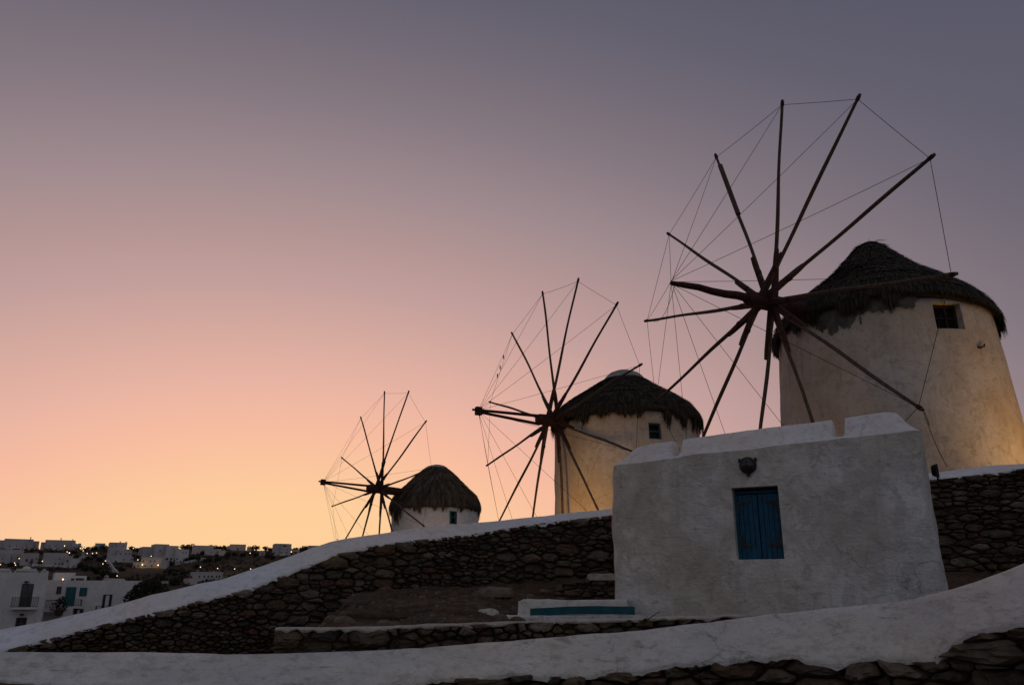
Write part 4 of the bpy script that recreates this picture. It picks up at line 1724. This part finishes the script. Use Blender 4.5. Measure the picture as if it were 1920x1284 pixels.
FT = Facade(100, 73, rad(29))
T = thing('terrace_annex', 'white annex with a railed terrace between the townhouse and the long white house', 'house', FT.pt(0, 0, -5.2))
u0, u1, z0, z1 = FT.rect(81, 1141, 119, 1165)
m = MB()
FT.slab(m, u0, u1, z1 - .25, z1, .2, -3.5)
m.build('terrace_slab', M['town'], T)
m = MB()
FT.slab(m, u0, u1, -5.5, z1 - .25, -1.0, -3.5)
m.build('wall', M['town'], T)
m = MB()
v0, v1, zz0, zz1 = FT.rect(114, 1140, 135, 1165)
FT.slab(m, v0, v1, -5.5, zz1, .3, -1.5)
m.build('pier', M['town'], T)
m = MB()
zt = FT.hit(100, 1124)[1]
FT.slab(m, u0, u1, zt - .05, zt, .15, .1)
for j in range(15):
    uu = u0 + .03 + (u1 - u0 - .06) * j / 14
    FT.slab(m, uu - .02, uu + .02, z1, zt - .05, .15, .1)
m.build('railing', M['rail'], T)


# ------------------------------------------------------------------ foliage
def leaf_mass(m, clumps, per, size, rng):
    for (c, r) in clumps:
        for _ in range(per):
            while True:
                d = Vector((rng.uniform(-1, 1), rng.uniform(-1, 1), rng.uniform(-1, 1)))
                if .1 < d.length < 1:
                    break
            d = d.normalized() * d.length ** .4
            p = Vector(c) + d * r
            a = Vector((rng.gauss(0, 1), rng.gauss(0, 1), rng.gauss(0, 1))).normalized()
            b = a.cross(Vector((rng.gauss(0, 1), rng.gauss(0, 1), rng.gauss(0, 1)))).normalized()
            s = size * rng.uniform(.5, 1.2)
            m.add([p - a * s, p - b * s * .5, p + a * s, p + b * s * .5], [(0, 1, 2, 3)])


def shrub_proto(seed, name, clumps_n, spread, per, size):
    rng = random.Random(seed)
    o = bpy.data.objects.new(name, None)
    COL.objects.link(o)
    WL[o] = Vector((0, 0, 0))
    cl = [(Vector((rng.uniform(-1, 1) * spread, rng.uniform(-1, 1) * spread, rng.uniform(.3, 1.0))), rng.uniform(.3, .6)) for _ in range(clumps_n)]
    m = MB()
    leaf_mass(m, cl, per, size, rng)
    m.build('crown', M['leaf'], o)
    m = MB()
    for c, r in cl[:5]:
        m.tube([Vector((0, 0, -.3)), c * .5, c], [.07, .05, .02], 5)
    m.build('trunk', M['wood'], o)
    return o


# the bush beside the long white house
rngb = random.Random(9)
bc = at(278, 1132, 74)
bush = thing('bush', 'dark leafy bush against the right end of the long white house', 'bush', bc - Vector((0, 0, 1.5)))
cl = []
for (px, py, r) in ((262, 1112, .75), (272, 1105, .8), (285, 1103, .85), (297, 1106, .8), (305, 1112, .6), (250, 1117, .6), (243, 1122, .5), (268, 1118, .8),
                    (283, 1116, .9), (298, 1120, .8), (275, 1128, .9), (255, 1127, .7), (292, 1097, .45), (270, 1097, .4), (281, 1094, .4), (258, 1103, .4)):
    cl.append((at(px, py, 74 + rngb.uniform(-1, 1)), r))
m = MB()
leaf_mass(m, cl, 190, .14, rngb)
m.build('crown', M['leaf'], bush)
m = MB()
for c, r in cl[:9]:
    m.tube([bc - Vector((0, 0, 1.5)), (bc + c) / 2 - Vector((0, 0, .3)), c], [.12, .07, .03], 6)
m.build('trunk', M['wood'], bush)
# potted plant on the annex terrace
pc = at(113, 1131, 72.8)
pp = thing('plant', 'bushy plant on the railed terrace beside the teal door', 'plant', pc - Vector((0, 0, .6)))
m = MB()
leaf_mass(m, [(pc, .45), (pc + Vector((-.4, 0, -.25)), .4), (pc + Vector((.2, 0, -.3)), .45), (pc + Vector((.1, 0, .3)), .3)], 110, .1, rngb)
m.build('foliage', M['leaf'], pp)
m = MB()
m.tube([pc - Vector((0, 0, 1.0)), pc - Vector((0, 0, .5))], [.28, .36], 10)
m.build('pot', M['iron'], pp)

protos = [shrub_proto(s, 'tree', 9, .62, 70, .16) for s in (1, 2, 3, 4)]
SHRUBS = [(164, 1018, 4.2), (176, 1027, 7.0), (188, 1018, 3.2), (194, 1025, 8.5), (202, 1030, 7), (247, 1016, 5.2), (251, 1024, 4.0), (262, 1029, 7.5), (270, 1037, 6),
          (280, 1034, 6.5), (288, 1038, 7), (301, 1012, 5.5), (308, 1015, 6.5), (314, 1017, 4.8), (347, 1020, 7.5), (356, 1022, 8), (362, 1027, 5), (380, 1035, 6),
          (396, 1016, 6.8), (404, 1018, 6), (389, 1020, 5), (412, 1020, 6.5), (420, 1021, 6), (430, 1023, 5.5), (444, 1022, 5), (452, 1022, 4), (470, 1026, 6), (480, 1025, 5.5),
          (498, 1026, 6), (507, 1028, 5), (518, 1031, 5.5), (555, 1029, 5), (570, 1026, 6.5), (577, 1024, 5), (612, 1019, 6), (620, 1018, 5),
          (60, 1031, 4), (95, 1032, 5), (150, 1058, 8), (165, 1062, 9), (180, 1066, 10), (196, 1072, 11), (208, 1078, 9), (228, 1065, 6), (320, 1068, 9), (338, 1066, 8),
          (345, 1072, 8), (8, 1031, 5), (28, 1030, 4), (44, 1035, 5), (76, 1035, 4), (139, 1034, 5), (142, 1043, 5), (166, 1044, 7), (176, 1040, 6), (188, 1046, 7), (200, 1042, 6), (252, 1042, 6), (262, 1042, 5), (272, 1043, 4), (284, 1048, 5), (322, 1054, 6), (350, 1048, 6), (360, 1044, 6), (372, 1046, 7), (390, 1048, 7), (408, 1046, 6), (426, 1040, 6), (440, 1037, 5), (455, 1038, 5), (478, 1038, 5), (503, 1040, 6), (512, 1044, 5), (552, 1042, 5), (20, 1057, 6), (110, 1063, 5), (365, 1060, 7), (300, 1080, 8), (325, 1088, 9), (340, 1082, 8)]
first = set()
PLACED = []
for i, (px, py, r) in enumerate(SHRUBS):
    g = hill_hit(px, py + r * .9)
    k = i % 4
    o = protos[k] if k not in first else copy_tree(protos[k])
    first.add(k)
    d = g.y * CT + g.z * ST
    s = r / F * d
    o.location = (g.x, g.y, hill_z(g.x, g.y) - .15)
    o.scale = (s * random.uniform(1.0, 1.3), s * 1.1, s * random.uniform(.95, 1.2))
    o.rotation_euler = (0, 0, random.uniform(0, 6.28))
    tag(o, 'dark bushy tree growing among the white houses on the far hillside', 'tree', 'trees on the far hillside')
    PLACED.append((o, px, py, 'dark tree'))


def build_scrub():
    m = MB()
    rng = random.Random(12)
    for _ in range(2600):
        a = rng.uniform(-34.5, -10)
        Y = rng.uniform(112, 345)
        x = Y * math.tan(rad(a))
        z = hill_z(x, Y)
        if nz(x, Y, 0, .035) < -.12:
            continue
        r = rng.uniform(.5, 1.5)
        for _k in range(11):
            d = Vector((rng.gauss(0, .5), rng.gauss(0, .5), abs(rng.gauss(0, .35)))) * r
            p = Vector((x, Y, z)) + d
            u = Vector((rng.gauss(0, 1), rng.gauss(0, 1), rng.gauss(0, 1))).normalized()
            v = u.cross(Vector((rng.gauss(0, 1), rng.gauss(0, 1), rng.gauss(0, 1)))).normalized()
            s = r * rng.uniform(.2, .45)
            m.add([p - u * s, p - v * s * .6, p + u * s, p + v * s * .6], [(0, 1, 2, 3)])
    tag(m.build('scrub', M['scrub']), 'low dry scrub covering the far hillside', kind='stuff')


build_scrub()

# ------------------------------------------------------------------ far white houses on the hillside
HOUSES = []


def far_house(short, label, blocks, base_y, windows=(), chimneys=(), mat='far', yaw=None, depth=7.0, name='hillside_house', roof=None):
    """blocks: (x0, ytop, x1, ybottom) in photograph pixels, the first one the main block"""
    x0, y0, x1, y1 = blocks[0]
    g = hill_hit((x0 + x1) / 2, base_y)
    yw = math.atan2(-g.x, g.y) + (yaw if yaw is not None else random.uniform(-.12, .12))
    HOUSES.append(((min(b[0] for b in blocks), min(b[1] for b in blocks), max(b[2] for b in blocks), max(b[3] for b in blocks)), short))
    root = thing(name, label, 'house', g)
    prev = []
    for i, (a, b, c, d) in enumerate(blocks):
        fc = Facade((a + c) / 2, g.y - .6 * i, yw)
        u0, u1, z0, z1 = fc.rect(a, b, c, d)
        m = MB()
        fc.slab(m, u0, u1, z0 - (4.0 if i == 0 else 2.5), z1, 0, -(depth - i * .7))
        w = m.build('wall', M[mat], root)
        # low roof parapet, a little proud
        m = MB()
        fc.slab(m, u0 - .03, u1 + .03, z1 + .002, z1 + .22, .03, -.3)
        fc.slab(m, u0 - .03, u0 + .25, z1 + .002, z1 + .22, -.31, -(depth - i * .7))
        fc.slab(m, u1 - .25, u1 + .03, z1 + .002, z1 + .22, -.31, -(depth - i * .7))
        m.build('parapet', M[mat], w)
        prev.append((fc, (a, b, c, d)))
    for (x, y, w, h) in windows:
        fc = next((f for f, r in reversed(prev) if r[0] - .5 <= x <= r[2] + .5 and r[1] - .5 <= y <= r[3] + .5), prev[0][0])
        u0, u1, z0, z1 = fc.rect(x - w / 2, y - h / 2, x + w / 2, y + h / 2)
        m = MB()
        fc.slab(m, u0, u1, z0, z1, -.05, .04)
        fr = m.build('window', M['brown_shut'], root)
        m = MB()
        fc.slab(m, u0 + .08, u1 - .08, z0 + .08, z1 - .08, .042, .05)
        m.build('pane', M['glass'], fr)
    for (x, yt, yb) in chimneys:
        fc = prev[0][0]
        u0, u1, z0, z1 = fc.rect(x - .9, yt, x + .9, yb)
        m = MB()
        fc.slab(m, u0, u1, z0 - .5, z1, -1.5, -1.5 - (u1 - u0))
        fc.slab(m, u0 - .12, u1 + .12, z1 + .002, z1 + .15, -1.4, -1.6 - (u1 - u0))
        m.build('chimney', M[mat], root)
    return root


def W_(xs, y, w=1.7, h=2.2):
    return [(x, y, w, h) for x in xs]


far_house('the leftmost skyline house', 'long white house on the skyline at the far left of the hill', [(-12, 1014, 73, 1029), (8, 1011, 62, 1029), (-40, 1013, 6, 1029)], 1030,
          W_((18, 31, 50, 65), 1023, 1.8, 2.6), ((58, 1007, 1012),), yaw=.05)
far_house('the skyline house with chimneys', 'white skyline house with chimneys above the little chapel', [(84, 1013, 140, 1029), (76, 1017, 90, 1029), (135, 1019, 151, 1029)], 1030,
          W_((93, 105, 120), 1023, 1.8, 2.6), ((114, 1008.5, 1014), (136, 1011, 1015)), yaw=-.05)
far_house('the house with dark doorway', 'white house with a dark doorway low at the left edge of the hillside', [(-20, 1031, 38, 1055), (-8, 1038, 20, 1055)], 1056, W_((21, 33), 1045, 2.2, 3.0) + W_((5,), 1047, 2, 3))
far_house('the dark pergola house', 'dark fronted house with shaded pergola between two white houses', [(39, 1038, 72, 1058)], 1059, W_((50, 60), 1050, 4, 5) + W_((68,), 1047, 2, 3), mat='far')
far_house('the broad two storey house', 'broad white two storey house left of the little chapel', [(80, 1037.5, 124, 1061), (82, 1047, 96, 1061), (121, 1043, 133, 1061), (131, 1048, 148, 1058)], 1062,
          W_((93, 112), 1047.5, 2.6, 2.4) + W_((89,), 1056, 3.4, 2) + W_((104, 111, 117), 1056.5, 2.0, 3.4) + W_((126,), 1051, 3, 4), ((136, 1040, 1046),))
far_house('the small skyline house', 'small pale house among dark trees on the skyline', [(178, 1019, 197, 1027), (181, 1022, 195, 1028)], 1029, W_((186, 192), 1025, 1.5, 1.6))
far_house('the flat roofed stepping house', 'white house with flat roof stepping down the hill under street lamps', [(205, 1018, 238, 1031), (219, 1032, 247, 1045), (204, 1044, 250, 1052)], 1052,
          W_((210, 218, 231), 1023.5, 2, 1.8) + W_((226, 236, 243), 1038, 2.4, 2.4) + W_((232,), 1049, 2.6, 3.6), ((226, 1015, 1019), (237, 1015.5, 1019)))
far_house('the large stepped house', 'large stepped white house below the round tree on the skyline', [(268, 1026, 291, 1036), (290, 1021, 316, 1042), (312, 1024, 334, 1040), (330, 1031, 354, 1041), (306, 1044, 346, 1051)], 1050,
          W_((300,), 1032, 2.8, 2.6) + W_((324, 327), 1028.5, 1.4, 1.4) + W_((343.5, 349), 1035.5, 1.8, 2.4) + W_((313, 321, 329, 337), 1047.5, 4.5, 4), yaw=.18)
far_house('the lone slope house', 'white house alone on the dark slope with two rows of windows', [(264, 1045.5, 304, 1064), (249, 1054, 266, 1064), (302, 1052.5, 313, 1064)], 1064.5,
          W_((269, 282.5, 290), 1051.5, 2.2, 2.6) + W_((259, 272.5, 284.5), 1060.5, 2.2, 3.2) + W_((252,), 1061.5, 1.6, 3.2), yaw=-.12)
far_house('the pinkish skyline house', 'pinkish flat roofed house under trees on the right skyline', [(364, 1023.5, 400, 1034), (384, 1030, 414, 1039), (410, 1033, 423, 1039)], 1039.5,
          W_((373, 388, 394), 1028, 2, 1.5) + W_((407, 396), 1034.5, 1.8, 1.8), yaw=.1, mat='far_pink')
far_house('the low house with doorways', 'low white house with a row of dark doorways just above the plaster band', [(361, 1073.5, 418, 1086), (361, 1085, 428, 1098)], 1089,
          W_((374, 383, 390.5, 398, 406, 411), 1080.5, 2.4, 4.2), ((371, 1069, 1074), (402, 1071, 1075)), yaw=.1, depth=6)
far_house('the pale pink annex', 'pale pink cubic annex beside the low white house', [(354, 1085.5, 370, 1104)], 1095, (), (), mat='far_pink', yaw=.25, depth=5, name='hillside_house')
far_house('the tall square house', 'tall square white house standing clear on the right skyline', [(515, 1020, 541, 1040), (526, 1020.5, 546, 1040)], 1040.5,
          W_((526.5,), 1022.5, 1.6, 1.6) + W_((539.5,), 1029.5, 1.6, 2.6) + W_((528, 537.5), 1035.5, 3, 2.2) + W_((534,), 1023, 6, 3), yaw=.12)
far_house('the low lit house', 'low lit house right of the tall square house', [(546, 1031, 561, 1038)], 1038.5, W_((553,), 1035, 8, 2.4))
far_house('the rightmost skyline house', 'pale house on the skyline nearest the rising plaster band', [(577, 1023.5, 606, 1032)], 1033, W_((583, 590, 597), 1026.5, 1.4, 1.6), mat='far')
far_house('the small white shed', 'small white shed on the slope below the skyline trees', [(486, 1034.5, 497, 1040)], 1040.5, W_((492,), 1038, 3, 2.6), depth=4)
far_house('the tiny pale shed', 'tiny pale shed with rounded look right of the skyline trees', [(463, 1028, 471, 1035)], 1035.5, (), depth=4)
far_house('the brownish low house', 'brownish low house on the skyline behind the small sheds', [(432, 1021, 461, 1030), (427, 1024, 440, 1029)], 1030.5, W_((452, 457), 1027, 1.6, 1.6), mat='far_pink')


def chapel(px0, px1, ybase, yeave, ypeak, ytop, Y, label):
    fc = Facade((px0 + px1) / 2, Y, .05)
    u0, u1, z0, z1 = fc.rect(px0, yeave, px1, ybase)
    zp, zt = fc.hit((px0 + px1) / 2, ypeak)[1], fc.hit((px0 + px1) / 2, ytop)[1]
    um = (u0 + u1) / 2
    root = thing('chapel', label, 'chapel', fc.pt(um, 0, z0))
    m = MB()
    D = 5
    w = u1 - u0
    prof_ = [(u0, z0 - 3), (u1, z0 - 3), (u1, z1), (um + w * .25, z1 + (zp - z1) * .62), (um, zp), (um - w * .25, z1 + (zp - z1) * .62), (u0, z1)]
    f = [fc.pt(u, 0, z) for u, z in prof_]
    bk = [fc.pt(u, -D, z) for u, z in prof_]
    m.add(f + bk, [tuple(range(7)), tuple(reversed(range(7, 14)))] + [(i, 7 + i, 7 + (i + 1) % 7, (i + 1) % 7) for i in range(7)])
    m.build('wall', M['far'], root)
    m = MB()
    bw = w * .13
    hb = zt - zp
    for sx in (-1, 1):
        fc.slab(m, um + sx * bw - bw * .35, um + sx * bw + bw * .35, zp - .4, zp + hb * .62, .02, -.5)
    fc.slab(m, um - bw * 1.5, um + bw * 1.5, zp + hb * .622, zp + hb * .8, .02, -.5)
    fc.slab(m, um - bw * .8, um + bw * .8, zp + hb * .802, zp + hb * .92, .0, -.48)
    fc.slab(m, um - .05, um + .05, zp + hb * .922, zp + hb * 1.15, -.2, -.28)
    m.build('belfry', M['far'], root)
    m = MB()
    fc.slab(m, um - w * .1, um + w * .1, z0 + .1, z0 + (z1 - z0) * .7, .01, .06)
    m.build('door', M['brown_shut'], root)


g = hill_hit(154, 1051)
chapel(147.5, 161, 1051, 1044, 1040.5, 1034, g.y, 'tiny white chapel with bell gable on the dark hillside')
chapel(191, 203, 1092, 1087.5, 1083.5, 1078, 96, 'small white chapel gable with bell arch behind the long white house')

# ------------------------------------------------------------------ pale lane walls and the lit path on the hill
def hill_strip(name, pts, w, h, label, mat='far'):
    m = MB()
    P = [hill_hit(x, y) for x, y in pts]
    rows = []
    for i, p in enumerate(P):
        t = (P[min(i + 1, len(P) - 1)] - P[max(i - 1, 0)]).normalized()
        sd = Vector((-t.y, t.x, 0)).normalized() * (w / 2)
        z = hill_z(p.x, p.y)
        a = Vector((p.x, p.y, z))
        rows.append([a - sd - Vector((0, 0, .5)), a - sd + Vector((0, 0, h)), a + sd + Vector((0, 0, h)), a + sd - Vector((0, 0, .5))])
    m.grid(rows)
    m.f.append((0, 1, 2, 3))
    k = 4 * (len(rows) - 1)
    m.f.append((k + 3, k + 2, k + 1, k))
    tag(m.build(name, M[mat]), label, 'wall')


hill_strip('lane_wall', [(200, 1052), (201, 1057), (207, 1063), (213, 1072), (219, 1078)], .5, 1.0, 'white lane wall zigzagging down the dark slope to a street lamp')
hill_strip('lane_wall', [(214, 1053.5), (230, 1053.5), (250, 1054)], .4, .6, 'thin white wall under the stepped house with the lamps')
hill_strip('lane_wall', [(315, 1058.5), (330, 1059.5), (340, 1059), (352, 1056), (366, 1053), (385, 1050)], .6, .7, 'pale wall along the lane climbing right of the stepped house')
hill_strip('lane_wall', [(60, 1061), (80, 1062.5), (100, 1063.5), (126, 1065)], .4, .7, 'pale garden wall below the broad white house')
hill_strip('lane_wall', [(302, 1093.5), (315, 1093.3), (330, 1093.4)], .4, .5, 'short white wall low on the slope right of the bush', 'far')

# ------------------------------------------------------------------ street lamps, lit
STREET = [(145, 1018.5), (159, 1021.5), (150.5, 1027.5), (159.5, 1027), (156, 1032), (163.5, 1037), (173.5, 1037), (181, 1036), (210.5, 1027), (27.5, 1055), (29, 1058.5),
          (.8, 1058), (198, 1051), (219.5, 1079), (193, 1056.5), (241, 1028), (246, 1032), (250, 1027.5), (258.5, 1049), (283.5, 1042), (376, 1062.5), (408, 1065), (284, 1116.5),
          (440, 1066), (470, 1066), (487, 1066), (469, 1036.5), (567.5, 1036), (36, 1046.5), (79.5, 1051.5), (126, 1034)]
PORCH = [(130, 1036), (121, 1023), (59, 1049), (213, 1046), (239.5, 1045), (267, 1058), (296.5, 1059), (532.5, 1034.5), (546, 1034), (519.5, 1022), (118, 1085.5)]


def lamp_proto(name, glow_, pole, r):
    o = bpy.data.objects.new(name, None)
    COL.objects.link(o)
    WL[o] = Vector((0, 0, 0))
    m = MB()
    rows = [[(r * math.sin(t) * math.cos(a), r * math.sin(t) * math.sin(a), r * math.cos(t)) for a in [k * math.pi / 5 for k in range(10)]] for t in (.05, .6, 1.2, 1.8, 2.5, 3.1)]
    m.grid(rows, closed=True)
    m.build('globe', glow_, o, smooth=True)
    m = MB()
    m.tube([(0, 0, -r), (0, 0, -pole)], .06, 6)
    m.tube([(0, 0, r + .08), (0, 0, r)], [.05, .18], 6)
    m.build('pole', M['black'], o)
    return o


sp_ = lamp_proto('street_lamp', M['glow'], 4.0, .125)
for i, (px, py) in enumerate(STREET):
    o = sp_ if i == 0 else copy_tree(sp_)
    g = hill_hit(px, py + 8) if py < 1100 else at(px, py, 73)
    d = ray(px, py)
    p = d * ((g.y - .5) / d.y)
    if py < 1100:
        p = d * (min(g.y, 330) * .97 / d.y)
    o.location = p
    s = max(.55, min(1.0, p.y / 240))
    o.scale = (s, s, s)
    tag(o, 'lit street lamp glowing on the dark hillside between the houses' if py < 1100 else 'lit street lamp in front of the dark bush by the plaster band', 'street lamp',
        'lit street lamps on the hillside' if py < 1100 else None)
    if py < 1100:
        PLACED.append((o, px, py, 'lit lamp'))
pp_ = lamp_proto('porch_lamp', M['glow_warm'], .5, .14)
for i, (px, py) in enumerate(PORCH):
    o = pp_ if i == 0 else copy_tree(pp_)
    if py > 1080:
        p = at(px, py, 82.2)
        o.scale = (.45, .45, .45)
    else:
        g = hill_hit(px, py + 5)
        p = ray(px, py) * ((min(g.y, 330) - 2.2) / ray(px, py).y)
    o.location = p
    tag(o, 'warm amber porch lamp lit on a white hillside house' if py < 1080 else 'small warm lamp lit on the roof room of the long white house', 'porch lamp',
        'lit porch lamps on the hillside' if py < 1080 else None)
    if py < 1080:
        PLACED.append((o, px, py, 'amber porch lamp'))
    if py < 1080:
        ld = bpy.data.lights.new('porch_light', 'POINT')
        ld.energy = 22
        ld.color = (1, .6, .25)
        ld.shadow_soft_size = .25
        lo = bpy.data.objects.new('porch_light', ld)
        COL.objects.link(lo)
        lo.location = p + Vector((0, -.8, .1))


# ------------------------------------------------------------------ say which tree or lamp: by the house it stands by
def relate():
    cells = {}
    for o, x, y, what in PLACED:
        best = None
        for (x0, y0, x1, y1), nm in HOUSES:
            dx = max(x0 - x, 0, x - x1)
            dy = max(y0 - y, 0, y - y1)
            cx, cy = (x0 + x1) / 2, (y0 + y1) / 2
            e = math.hypot(dx, dy * 1.5) + .03 * math.hypot(x - cx, y - cy)
            if best is None or e < best[0]:
                if dx == 0 and dy == 0:
                    r = 'in front of' if y > cy else 'at the top of'
                elif dy >= dx:
                    r = 'behind' if y < cy else 'below'
                else:
                    r = 'left of' if x < cx else 'right of'
                best = (e, r, nm)
        cells.setdefault((what, best[1], best[2]), []).append((x, o))
    nth = ['leftmost', 'second', 'third', 'fourth', 'fifth', 'sixth', 'seventh', 'eighth', 'ninth', 'tenth', 'eleventh', 'twelfth']
    for (what, r, nm), lst in cells.items():
        lst.sort(key=lambda t: t[0])
        for k, (x, o) in enumerate(lst):
            if len(lst) == 1:
                o['label'] = '%s %s %s' % (what, r, nm)
            elif len(lst) == 2:
                o['label'] = '%s of two %ss %s %s' % (('left one', 'right one')[k], what, r, nm)
            elif k == len(lst) - 1:
                o['label'] = 'rightmost of the %ss %s %s' % (what, r, nm)
            elif k == 0:
                o['label'] = 'leftmost of the %ss %s %s' % (what, r, nm)
            else:
                o['label'] = '%s of the %ss %s %s' % (nth[k] + ' from left' if len(nm.split()) < 6 else nth[k], what, r, nm)


relate()
